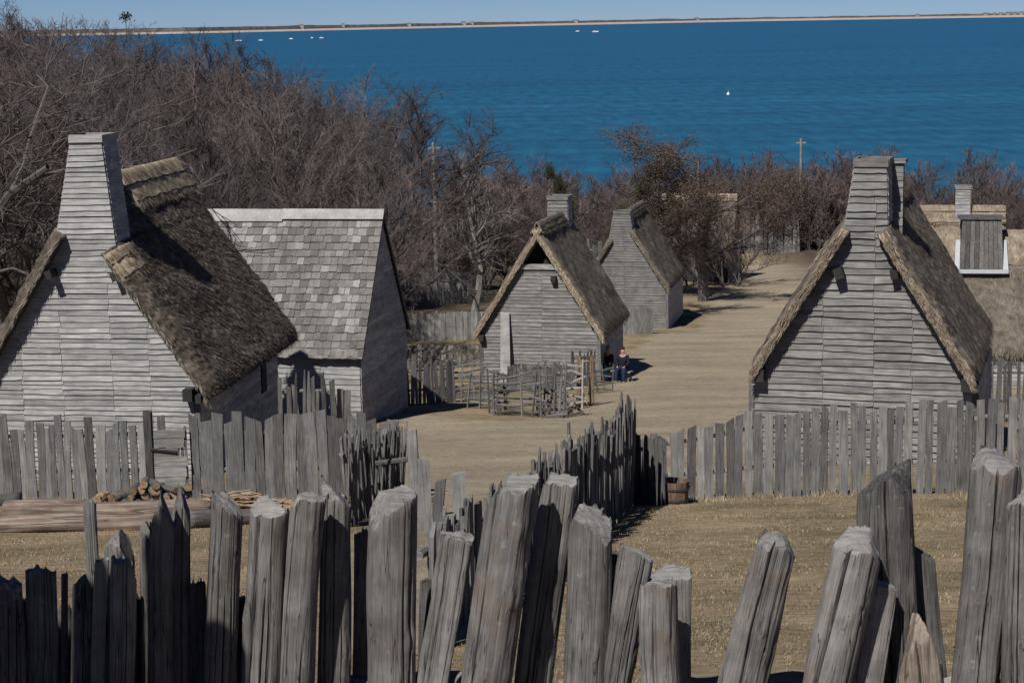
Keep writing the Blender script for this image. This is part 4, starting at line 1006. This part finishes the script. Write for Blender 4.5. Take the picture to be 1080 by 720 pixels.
# shrubs along the shore
sh = cfg_tree(.8, .16, .08, .012); b_ms = [tree_meshes(400 + i, 4.6, .07, sh[:1] + [dict(sh[1], n=(4, 6))] + [dict(sh[2], n=(4, 6))] + sh[3:], barkM, twigR if i != 1 else twigM, stems=6) for i in range(3)]
out2 = ([440, 470, 500, 560, 600, 650, 690, 740, 800, 850, 880, 930, 950, 1000, 1040, 1080, 1130], [185, 188, 150, 148, 176, 156, 150, 155, 148, 150, 138, 142, 150, 186, 146, 182, 184])
cnt = 0
for Y, dy, stp in ((122, 70, 3.0), (134, 55, 2.8), (146, 45, 2.8), (158, 34, 2.8), (170, 22, 2.6), (180, 10, 2.6), (192, 0, 3.0)):
    x = at(445 if Y > 140 else 470, 200, Y).x
    while True:
        px = proj((x, Y, -15))[0]
        if px > 1130: break
        x += stp * U(.7, 1.25)
        if Y < 167 and (712 if Y > 135 else 778) < px < 915: continue
        if Y < 130 and 700 < px < 800: continue
        if Y < 130 and px < 700: continue
        if Y < 140 and 560 < px < 720: continue
        if Y < 140 and px > 940: continue
        g, h = top_h(px, float(np.interp(px, *out2)) + dy * U(.6, 1.2) + U(0, 16), Y + U(-2, 2))
        put_tree('bare_shrub', 'leafless reddish shrub in the thicket between the houses and the sea', b_ms[cnt % 3], g, max(3, h), U(0, 6.28), 'shrubs of the shore thicket', U(1.0, 1.4), 'shrub'); cnt += 1
for px, Y in ((826, 169), (840, 170), (856, 169), (866, 171), (812, 170), (836, 174)):
    g, h = top_h(px, 168 + U(0, 8), Y); put_tree('bare_shrub', 'leafless reddish shrub in the thicket between the houses and the sea', b_ms[cnt % 3], g, h, U(0, 6.28), 'shrubs of the shore thicket', 1.2, 'shrub'); cnt += 1
# brown-leafed tree and cedar
ok = cfg_tree(1.0, .02, .1, .014); ok[1]['ang'] = (.7, 1.3); ok[0]['wob'] = .03
ok_ms = tree_meshes(555, 8.5, .26, ok, barkM, twigR, leafB, 22000)
g, h = top_h(742, 128, 122); put_tree('brown_leafed_tree', 'spreading tree with clinging brown leaves by the dirt road', ok_ms, g, h, 1.2, None, 1.3)
g, h = top_h(712, 200, 113); put_tree('brown_leafed_tree', 'lower brown leafed tree beside the farther house roof', ok_ms, g, h, 3.6, None, 1.1)
g, h = top_h(805, 185, 172); put_tree('brown_leafed_tree', 'brown leafed tree at the end of the dirt road', ok_ms, g, h, 5.0, None, .8)
cdr = cfg_tree(.9, .0, .05, .014); cdr[1]['ang'] = (1.0, 1.5); cdr[1]['len'] = (.25, .4)
cd_ms = tree_meshes(600, 6.5, .16, cdr, barkM, twigR, leafG, 24000)
g, h = top_h(668, 168, 128); put_tree('cedar_tree', 'dark green cedar rising behind the farther house chimney', cd_ms, g, h, .4, None, .75)
g, h = top_h(598, 172, 150); put_tree('cedar_tree', 'narrow dark cedar beyond the small house chimney', cd_ms, g, h, 2.4, None, .5)
# lone tree on the skyline
g, h = top_h(144, 13, 132); r_ = thing('lone_tree', 'lone slender tree with a small dark tuft on the skyline above the left wood', 'tree', g)
m = MB(); m.tube([(0, 0, -.3), (.1, 0, h * .5), (0, 0, h - .2)], [.1, .06, .02], 6); m.build('trunk', barkM, r_)
m = MB()
for _ in range(160):
    p = Vector((random.gauss(0, .2), random.gauss(0, .2), h - .3 + random.gauss(0, .16))); a = Vector((U(-1, 1), U(-1, 1), U(-1, 1))).normalized(); b = a.orthogonal().normalized(); z = .09
    m.add([p - a * z, p + b * z * .5, p + a * z, p - b * z * .5], [(0, 1, 2, 3)], random.random())
stuff(m.build('crown', leafG, r_))

# utility poles
for px, ty, Y, lb in ((461, 150, 128, 'weathered utility pole at the edge of the left wood'), (844, 146, 172, 'pale utility pole rising from the shore thicket')):
    g, h = top_h(px, ty, Y); r_ = thing('utility_pole', lb, 'pole', g)
    m = MB(); m.tube([(0, 0, -.3), (0, 0, h)], [.17, .12], 8); m.build('pole', paleZl, r_)
    m = MB(); m.box((-.45, -.06, h - .45), (.45, .06, h - .33)); m.build('crossarm', railX, r_)

# ------------------------------------------------------------------ people on a bench
skinM = plain('skin', (.42, .26, .19), noise_amt=.05); hairG = plain('hair_grey', (.22, .21, .2)); hairD = plain('hair_dark', (.03, .025, .02))
def skin_obj(name, vs, es, rad, mat, parent, root=0):
    me = bpy.data.meshes.new(name); me.from_pydata([tuple(v) for v in vs], es, []); me.update(); me.materials.append(mat)
    o = link(name, me, parent)
    md = o.modifiers.new('skin', 'SKIN'); md.use_smooth_shade = True
    for i, r_ in enumerate(rad):
        sv = me.skin_vertices[0].data[i]; sv.radius = (r_, r_) if not isinstance(r_, tuple) else r_; sv.use_root = i == root
    o.modifiers.new('sub', 'SUBSURF').render_levels = 2
    o.modifiers['sub'].levels = 1
    return o
def seated(label, p, rz, jacket, trousers, hair, hat=False):
    r_ = thing('person', label, 'person', p, rz)
    # faces -Y; seat at .46
    V = [(0, 0, .52), (0, .02, .72), (0, .0, .98), (0, -.01, 1.10), (0, -.03, 1.2), (0, -.04, 1.3),
         (-.1, -.05, .52), (-.15, -.42, .53), (-.15, -.44, .08), (-.15, -.58, .04), (.1, -.05, .52), (.15, -.42, .53), (.15, -.44, .08), (.15, -.58, .04),
         (-.18, .0, 1.02), (-.25, -.06, .78), (-.14, -.3, .64), (-.1, -.38, .62), (.18, .0, 1.02), (.25, -.06, .78), (.14, -.3, .64), (.1, -.38, .62)]
    E = [(0, 1), (1, 2), (2, 3), (3, 4), (4, 5), (0, 6), (6, 7), (7, 8), (8, 9), (0, 10), (10, 11), (11, 12), (12, 13), (2, 14), (14, 15), (15, 16), (16, 17), (2, 18), (18, 19), (19, 20), (20, 21)]
    rd = [.13, .12, .13, .055, .09, .085, .09, .065, .045, .035, .09, .065, .045, .035, .06, .045, .035, .03, .06, .045, .035, .03]
    body = skin_obj('body', V, E, rd, skinM, r_)
    skin_obj('jacket', [V[i] for i in (0, 1, 2, 14, 15, 16, 18, 19, 20)], [(0, 1), (1, 2), (2, 3), (3, 4), (4, 5), (2, 6), (6, 7), (7, 8)], [.16, .15, .16, .085, .068, .055, .085, .068, .055], jacket, body)
    skin_obj('trousers', [V[i] for i in (0, 6, 7, 8, 10, 11, 12)], [(0, 1), (1, 2), (2, 3), (0, 4), (4, 5), (5, 6)], [.15, .11, .09, .075, .11, .09, .075], trousers, body)
    skin_obj('hair', [(0, .02, 1.24), (0, 0, 1.36), (0, -.05, 1.38)], [(0, 1), (1, 2)], [.085, .085, .07], hair, body)
    for s in (-1, 1): m = MB(); m.box((s * .15 - .05, -.66, 0), (s * .15 + .05, -.40, .085), .008); m.build('shoe', hairD, body)
gb = gat(648, 402)
r_ = thing('bench', 'rough plank bench with splayed legs beside the small house wall', 'bench', gb, -.5)
m = MB(); m.box((-.75, -.15, .40), (.75, .17, .45), .006); m.build('seat', railX, r_)
for sx in (-1, 1):
    for sy in (-1, 1): m = MB(); m.tube([(sx * .55, sy * .08, .40), (sx * .72, sy * .2, -.03)], .035, 6); m.build('leg', paleZl, r_)
cz, sz = math.cos(-.5), math.sin(-.5)
def onb(x): return Vector((gb.x + x * cz, gb.y + x * sz + .02, gb.z))
seated('person in dark red jacket and turquoise trousers seated on the bench, nearer the house wall', onb(-.25), -.75, plain('jacket_dark_red', (.05, .02, .022)), plain('trousers_turquoise', (.05, .34, .33)), hairG)
seated('person in dark navy coat seated on the bench, away from the house wall', onb(.38), -.35, plain('coat_navy', (.015, .018, .03)), plain('trousers_navy', (.02, .03, .06)), hairD)

# ------------------------------------------------------------------ boats, buoy, far cottages
boatM = plain('boat_white', (.8, .8, .8), .4, .4, noise_amt=.02); glassM = plain('boat_window', (.03, .04, .05), .15, .5)
wb = ['white motor boat farthest left, just right of the wood top', 'white motor boat second from the left near the far shore', 'small white boat in the middle of the left group', 'tiny white boat just left of the rightmost of the left group', 'white boat at the right end of the left group', 'small white boat left of the boat at mid sea', 'white motor boat at mid sea below the far shore']
for i, (x, y, w_) in enumerate(((252, 43.5, 9), (275, 43, 6), (307, 41.5, 5), (329, 40.5, 3.5), (339, 40.5, 6), (609, 33.5, 5), (628, 34, 9))):
    p = seapt(x, y); px = p.length / F; L_ = w_ * px * .8; r_ = thing('motor_boat', wb[i], 'boat', p, U(-.2, .2), 'boats moored off the far shore')
    m = MB(); hw = L_ * .14; hh = max(L_ * .11, .7 * px)
    m.hexa([(-L_ * .46, -hw * .8, -.4), (L_ * .36, -hw * .3, -.4), (L_ * .36, hw * .3, -.4), (-L_ * .46, hw * .8, -.4), (-L_ * .5, -hw, hh), (L_ * .5, -hw * .1, hh * 1.3), (L_ * .5, hw * .1, hh * 1.3), (-L_ * .5, hw, hh)]); m.build('hull', boatM, r_)
    m = MB(); m.hexa([(-L_ * .25, -hw * .7, hh), (L_ * .15, -hw * .6, hh * 1.1), (L_ * .15, hw * .6, hh * 1.1), (-L_ * .25, hw * .7, hh), (-L_ * .2, -hw * .6, hh * 1.9), (L_ * .02, -hw * .5, hh * 1.9), (L_ * .02, hw * .5, hh * 1.9), (-L_ * .2, hw * .6, hh * 1.9)]); m.build('cabin', boatM, r_)
    m = MB(); m.box((-L_ * .16, -hw * .76, hh * 1.35), (L_ * .06, -hw * .68, hh * 1.65)); m.build('window', glassM, r_)
p = seapt(768, 100); r_ = thing('buoy', 'small white buoy alone on the open water', 'buoy', p); m = MB(); m.tube([(0, 0, -.3), (0, 0, .5), (0, 0, .9)], [.6, .6, .2], 10); m.build('float', boatM, r_); m = MB(); m.tube([(0, 0, .9), (0, 0, 1.7)], .08, 6); m.build('mast', boatM, r_)
cotM = plain('cottage_wall', (.3, .29, .28), noise_amt=.1); cotR = plain('cottage_roof', (.16, .14, .14), noise_amt=.1)
for i, x in enumerate((318, 362, 431, 489, 498, 607, 735, 968, 1040, 1049, 1056, 1064, 1071, 1078)):
    yy = np.interp(x, [-120, 0, 130, 200, 330, 540, 800, 1050, 1240], CY)
    p = seapt(x, yy); px = p.length / F; o_ = Vector((p.x, p.y, 0)).normalized() * 58 * px
    w_ = px * U(3, 6); h_ = -p.z + px * U(.3, 1.2); r_ = thing('far_cottage', 'tiny pale cottage among the row on the far shore', 'house', p + o_, U(-.3, .3), 'cottages on the far shore')
    m = MB(); m.box((-w_ / 2, -w_ * .3, 0), (w_ / 2, w_ * .3, h_)); m.build('wall', cotM, r_)
    m = MB(); e = w_ * .04; rz_ = h_ + px * 1.2
    m.add([(-w_ / 2 - e, -w_ * .34, h_), (w_ / 2 + e, -w_ * .34, h_), (w_ / 2 + e, w_ * .34, h_), (-w_ / 2 - e, w_ * .34, h_), (-w_ / 2 - e, 0, rz_), (w_ / 2 + e, 0, rz_)], [(0, 1, 5, 4), (2, 3, 4, 5), (0, 4, 3), (1, 2, 5), (3, 2, 1, 0)]); m.build('roof', cotR, r_)

# ------------------------------------------------------------------ foreground palisade
def post_mesh(h, ax, ay, bx, by, ex, seed, top, knots=3, crack=9, rough=1.0, nth=144, nz=56):
    """split or round post from 0 to h along z; (ax, ay) half sizes at the foot, (bx, by) at the top, ex = roundness, top(x, y) = height of the cut"""
    r_ = random.Random(seed)
    cr = [(r_.uniform(0, 6.283), r_.uniform(.035, .075), r_.uniform(.10, .34), r_.uniform(-.1, .5), r_.uniform(.6, 1.3), r_.uniform(-.35, .35)) for _ in range(crack)]
    bx_, by_, bp_ = r_.uniform(-.03, .03), r_.uniform(-.02, .02), r_.uniform(.6, 1.5)
    kn = [(r_.uniform(3.6, 5.9), r_.uniform(.35, .95), r_.uniform(.10, .2)) for _ in range(knots)]
    off = seed * 7.31
    def rad(th, t):
        a, b = ax + (bx - ax) * t, ay + (by - ay) * t; c, s = abs(math.cos(th)) + 1e-6, abs(math.sin(th)) + 1e-6
        r = 1.0 / ((c / a) ** ex + (s / b) ** ex) ** (1 / ex)
        k = 1 + .16 * rough * noise.noise((math.cos(th) * 1.1 + off, math.sin(th) * 1.1, t * 2.2)) + .05 * rough * noise.noise((math.cos(th) * 4 + off, math.sin(th) * 4, t * 4)) + .022 * rough * noise.noise((math.cos(th) * 16 + off, math.sin(th) * 16, t * 4))
        dk = 0.0
        for (ct, cw, cdp, t0, t1, dr) in cr:
            if t0 - .06 < t < t1 + .06:
                c0 = ct + dr * (t - .5) + .08 * noise.noise((t * 6, ct * 9, off)); dth = (th - c0 + math.pi) % (2 * math.pi) - math.pi
                if abs(dth) < cw * 2:
                    e = min(1, max(0, (t - t0 + .06) / .1)) * min(1, max(0, (t1 + .06 - t) / .1)); k -= cdp * e * max(0, 1 - abs(dth) / (cw * 1.1)); dk = max(dk, e * max(0, 1 - abs(dth) / (cw * .75)))
        for (kt, kz, ks) in kn:
            dth = ((th - kt + math.pi) % (2 * math.pi) - math.pi) * ax; dz = (t - kz) * h; d2_ = (dth * dth + dz * dz * .5) / (.0016 + ks * ks * .012)
            if d2_ < 6: k += ks * .8 * math.exp(-d2_ * 1.6) - ks * 1.1 * math.exp(-d2_ * 9)
        return r * k, dk
    V = []; DK = []; mb = MB()
    for i in range(nz + 1):
        t = i / nz
        for k in range(nth):
            th = 2 * math.pi * k / nth; r, dk = rad(th, t); DK.append(1 - .85 * dk); x, y = r * math.cos(th), r * math.sin(th)
            bw = math.sin(math.pi * min(1, t * bp_)) if t < 1 / bp_ else 0; V.append((x + bx_ * bw, y + by_ * bw, t * (top(x, y) + .035 * rough * noise.noise((math.cos(th) * 3 + off, math.sin(th) * 3, 7)) * (1 if t > .97 else 0))))
    fs = [(i * nth + k, i * nth + (k + 1) % nth, (i + 1) * nth + (k + 1) % nth, (i + 1) * nth + k) for i in range(nz) for k in range(nth)]
    mb.v = V; mb.f = fs; nside = len(fs)
    rings = (.96, .8, .6, .4, .2); prev = nz * nth
    for q in rings:
        o = len(mb.v)
        for k in range(nth):
            x0, y0, _ = V[nz * nth + k]; x, y = x0 * q, y0 * q
            z = top(x, y) + (.006 if q > .9 else 0) + .004 * noise.noise((x * 70 + off, y * 70, 0)) * (1 if q < .9 else .3) + .007 * rough * noise.noise((x * 22 + off, y * 22, 2)) * (1 if q < .9 else .4)
            mb.v.append((x, y, z))
        mb.f += [(prev + k, prev + (k + 1) % nth, o + (k + 1) % nth, o + k) for k in range(nth)]; prev = o
    c = len(mb.v); mb.v.append((0, 0, top(0, 0))); mb.t = DK + [1.0] * (len(mb.v) - len(DK)); mb.f += [(prev + k, prev + (k + 1) % nth, c) for k in range(nth)]
    return mb, nside
PAL = thing('palisade', 'foreground palisade of weathered grey posts with hewn tops', 'palisade', (0, 9, H(0, 9)), 0)
# left, right at the top, top row, left, right at the bottom of the photo, depth, kind, slope of the cut (right - left), material
posts = [(-2, 24, 611, 0, 27, 9.0, 'rough', -.25, 0), (28, 60, 598, 30, 63, 9.1, 'split', -.05, 0), (64, 71, 602, 65, 72, 9.2, 'plank', .1, 1), (77, 101, 603, 78, 101, 9.05, 'hewn', .0, 1),
         (88, 101, 526, 92, 106, 9.35, 'split', -.3, 0), (101, 116, 588, 101, 114, 8.95, 'plank', .3, 0), (112, 141, 556, 110, 141, 9.15, 'hewn', .3, 0), (117, 143, 590, 118, 142, 8.85, 'split', -.2, 0),
         (141, 166, 550, 142, 168, 9.2, 'hewn', .1, 0), (156, 183, 523, 160, 186, 9.0, 'hewn', .35, 0), (179, 203, 517, 182, 204, 9.2, 'hewn', -.35, 0), (195, 211, 613, 196, 211, 9.1, 'split', .05, 1),
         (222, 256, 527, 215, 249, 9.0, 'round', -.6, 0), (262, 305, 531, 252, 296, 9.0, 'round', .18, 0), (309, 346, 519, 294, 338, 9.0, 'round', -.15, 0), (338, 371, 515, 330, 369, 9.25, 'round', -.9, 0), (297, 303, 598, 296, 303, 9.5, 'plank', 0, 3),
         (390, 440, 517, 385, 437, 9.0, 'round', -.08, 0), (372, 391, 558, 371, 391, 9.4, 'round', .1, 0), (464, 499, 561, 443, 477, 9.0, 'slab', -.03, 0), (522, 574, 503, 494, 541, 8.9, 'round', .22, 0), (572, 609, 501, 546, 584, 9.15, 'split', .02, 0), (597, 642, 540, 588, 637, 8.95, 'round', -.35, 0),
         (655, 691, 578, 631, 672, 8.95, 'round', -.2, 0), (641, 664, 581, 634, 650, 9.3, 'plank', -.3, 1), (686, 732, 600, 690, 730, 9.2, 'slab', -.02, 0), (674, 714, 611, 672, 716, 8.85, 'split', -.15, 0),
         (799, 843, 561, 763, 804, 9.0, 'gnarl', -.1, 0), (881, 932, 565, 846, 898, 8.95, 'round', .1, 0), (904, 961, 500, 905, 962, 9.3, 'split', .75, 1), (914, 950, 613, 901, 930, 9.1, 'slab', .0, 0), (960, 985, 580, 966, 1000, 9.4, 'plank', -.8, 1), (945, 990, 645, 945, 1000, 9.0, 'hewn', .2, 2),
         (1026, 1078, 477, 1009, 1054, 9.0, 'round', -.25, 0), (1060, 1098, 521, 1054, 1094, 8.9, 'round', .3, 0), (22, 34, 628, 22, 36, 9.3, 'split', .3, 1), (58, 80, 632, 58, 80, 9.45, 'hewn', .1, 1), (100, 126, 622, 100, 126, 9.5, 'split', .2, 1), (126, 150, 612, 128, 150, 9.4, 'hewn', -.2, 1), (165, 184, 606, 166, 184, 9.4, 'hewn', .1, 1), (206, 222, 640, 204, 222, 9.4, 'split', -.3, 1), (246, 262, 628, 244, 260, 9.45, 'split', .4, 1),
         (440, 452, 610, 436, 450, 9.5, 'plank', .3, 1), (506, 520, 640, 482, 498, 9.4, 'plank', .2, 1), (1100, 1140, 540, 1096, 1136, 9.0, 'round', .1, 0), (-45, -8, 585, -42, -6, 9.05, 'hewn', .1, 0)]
zf = H(0, 9) - .25
for i, (xl, xr, ty, bl, br, Y, kind, sl_, mt) in enumerate(posts):
    tp = at((xl + xr) / 2, ty + 3, Y); bt = at((bl + br) / 2, 720, Y)
    ax_ = tp - bt; ax_.y += U(-.05, .05); foot = bt + ax_ * ((zf - bt.z) / ax_.z); axis = tp - foot; h = axis.length
    zc = (CM.inverted() @ tp).z * -1; wt = (xr - xl) / F * zc / 2; wb_ = (br - bl) / F * zc * 1.06 / 2
    if kind == 'plank': ex, ky, ck, kn, ro = 5, .32, 4, 0, .8
    elif kind == 'slab': ex, ky, ck, kn, ro = 5, .5, 6, 2, 1.2
    elif kind == 'split': ex, ky, ck, kn, ro = 3.2, .7, 11, 2, 1.5
    elif kind == 'gnarl': ex, ky, ck, kn, ro = 2.2, .85, 12, 6, 2.2
    elif kind in ('hewn', 'rough'): ex, ky, ck, kn, ro = 2.8, .85, 9, 2, 1.7
    else: ex, ky, ck, kn, ro = 2.15, .95, 11, 5, 1.0
    rr = random.Random(i * 13 + 5)
    if kind == 'hewn':
        pl = [(rr.uniform(1.6, 4.0) * sg + sl_ * .5, rr.uniform(-1.8, 1.2), rr.uniform(0, .03)) for sg in (-1, 1, -.5)] + [(sl_, 1.6, 0.02)]
        top = lambda x, y, pl=pl, h=h: h + min(a * x + b * y + c for a, b, c in pl)
    elif kind == 'gnarl': top = lambda x, y, h=h, s=sl_, w=wt: h + s * x - 1.1 * (x * x + y * y) / w + .02
    elif kind == 'rough': top = lambda x, y, h=h, s=sl_: h + s * x + .25 * y + .05 * noise.noise((x * 25, y * 25, 4))
    else:
        sy = rr.uniform(-.1, .5); sl_ = sl_ + rr.uniform(-.12, .12); top = lambda x, y, h=h, s=sl_, sy=sy, w=wt: h + s * x + sy * y - .10 * (x * x + y * y) / w + .006 * noise.noise((x * 26, y * 26, s))
    if kind not in ('hewn', 'plank'):
        ch = []
        for _ in range(rr.randint(2, 4)):
            a_ = rr.uniform(0, 6.28); k_ = rr.uniform(1.0, 3.2); ch.append((math.cos(a_) * k_, math.sin(a_) * k_, k_ * wt * rr.uniform(.45, .8)))
        top0 = top; top = lambda x, y, top0=top0, ch=ch, h=h: min([top0(x, y)] + [h + c_ - a_ * x - b_ * y for a_, b_, c_ in ch])
    mb, ns_ = post_mesh(h, wb_, wb_ * ky, wt, wt * ky, ex, i + 3, top, kn, ck, ro)
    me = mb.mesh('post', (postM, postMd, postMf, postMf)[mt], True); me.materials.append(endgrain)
    mi = np.zeros(len(me.polygons), dtype=np.int32); mi[ns_ + 144:] = 1
    if kind != 'hewn' and mt == 0: me.polygons.foreach_set('material_index', mi)
    me.set_sharp_from_angle(angle=R(50))
    o = link('post', me, PAL); o.location = foot - PAL.location
    q = axis.normalized().to_track_quat('Z', 'Y'); M3 = q.to_matrix()
    z_ = axis.normalized(); x_ = Vector((1, 0, 0)); x_ = (x_ - z_ * x_.dot(z_)).normalized(); y_ = z_.cross(x_)
    o.rotation_euler = Matrix((x_, y_, z_)).transposed().to_euler()
# sill logs at the foot of the posts
for xa, xb, yy, Y in ((360, 520, 714, 9.35), (715, 860, 717, 9.35), (990, 1100, 722, 9.3)):
    a, b = at(xa, yy, Y), at(xb, yy, Y); m = MB(); logmesh(m, Vector((0, 0, 0)), Vector(((b - a).length, 0, 0)), .055, .05, 14, 14, xa)
    o = m.build('rail', railX, PAL, True); o.location = a - PAL.location - Vector((0, 0, .03))
# unseen log wall added left of frame to throw shade on the palisade
fw_ = MB()
for i in range(9):
    x = -4.45 + i * .23 + U(-.02, .02); y = 6.35 + U(-.05, .05); logmesh(fw_, Vector((x, y, H(x, y) - .3)), Vector((x + U(-.08, .08), y, .80 + U(-.3, .2) - .30 * max(0, i - 6))), .125, .105, 10, 6, i)
fw_.t = [1.0] * len(fw_.v)
struct(fw_.build('shadow_log_wall', postM, None, True))

# ------------------------------------------------------------------ dry grass in the yard
ga = tinted('dry_grass_blade', [(0, (.16, .128, .08)), (.5, (.285, .23, .15)), (1, (.44, .365, .26))], nscale=.6)
n_ = 190000
ys = 12.5 + 28 * np.random.rand(n_) ** 1.25; xs = (np.random.rand(n_) * 2 - 1) * (.30 * ys + .5)
V = []; Fc = []; Tn = []
for x, y in zip(xs, ys):
    x, y = float(x), float(y); k = noise.noise((x * .9, y * .9, 0)) + .5 * noise.noise((x * 3, y * 3, 1))
    if dirtv(x, y) > .35 or random.random() > .55 + .6 * k: continue
    z = H(x, y); a = U(0, 6.28); l = U(.012, .035) * (1 + .5 * k); w_ = U(.003, .006) * (1 + y * .02); ln_ = U(.2, 1.0); b = U(0, 6.28) * .2 + .3
    o = len(V); V += [(x - w_ * math.cos(a), y - w_ * math.sin(a), z), (x + w_ * math.cos(a), y + w_ * math.sin(a), z), (x + l * ln_ * math.cos(b * 9), y + l * ln_ * math.sin(b * 9), z + l)]
    Fc.append((o, o + 1, o + 2)); t = random.random() * (.75 + .3 * k); Tn += [t, t, t]
mb = MB(); mb.v = V; mb.f = Fc; mb.t = Tn
o = stuff(mb.build('dry_grass', ga)); tag(o, 'short dry tan grass covering the yard', 'grass')

# ------------------------------------------------------------------ stones on the road
pb = MB(); k = 0
while k < 2600:
    y = U(16, 100); x = U(-4, 16)
    if dirtv(x, y) < .4: continue
    r_ = U(.008, .03) * (1 + y * .008); z = H(x, y); a = U(0, 6.28)
    vs = [(x + r_ * math.cos(a + q * 1.5708) * U(.7, 1.2), y + r_ * math.sin(a + q * 1.5708) * U(.7, 1.2), z - .01) for q in range(4)] + [(x, y, z + r_ * U(.5, .9))]
    pb.add(vs, [(0, 1, 4), (1, 2, 4), (2, 3, 4), (3, 0, 4)]); k += 1
o = stuff(pb.build('pebbles', plain('pebble', (.24, .19, .135), noise_amt=.4, nscale=3))); tag(o, 'small stones strewn over the dirt road', 'pebbles')

# longer grass along the feet of the fences
tf = MB()
for (a, b, n_) in ((gat(676, 531), gat(800, 526), 900), (gat(800, 526), gat(1034, 522), 1500), (gat(0, 529), gat(160, 528), 500), (gat(205, 527), gat(423, 526), 500), (Vector((-2.6, 9.6, 0)), Vector((2.8, 9.6, 0)), 900), (gat(500, 652), gat(668, 534), 900)):
    for _ in range(n_):
        p = a.lerp(b, random.random()); x, y = p.x + random.gauss(0, .08), p.y + random.gauss(-.05, .1); z = H(x, y); l = U(.04, .16); a_ = U(0, 6.28); w_ = U(.004, .009)
        if noise.noise((x * 2, y * 2, 0)) < -.1: continue
        tf.add([(x - w_, y, z), (x + w_, y, z), (x + l * .5 * math.cos(a_), y + l * .5 * math.sin(a_), z + l)], [(0, 1, 2)], random.random())
o = stuff(tf.build('grass_tufts', ga)); tag(o, 'longer dry grass tufts along the feet of the fences', 'grass')
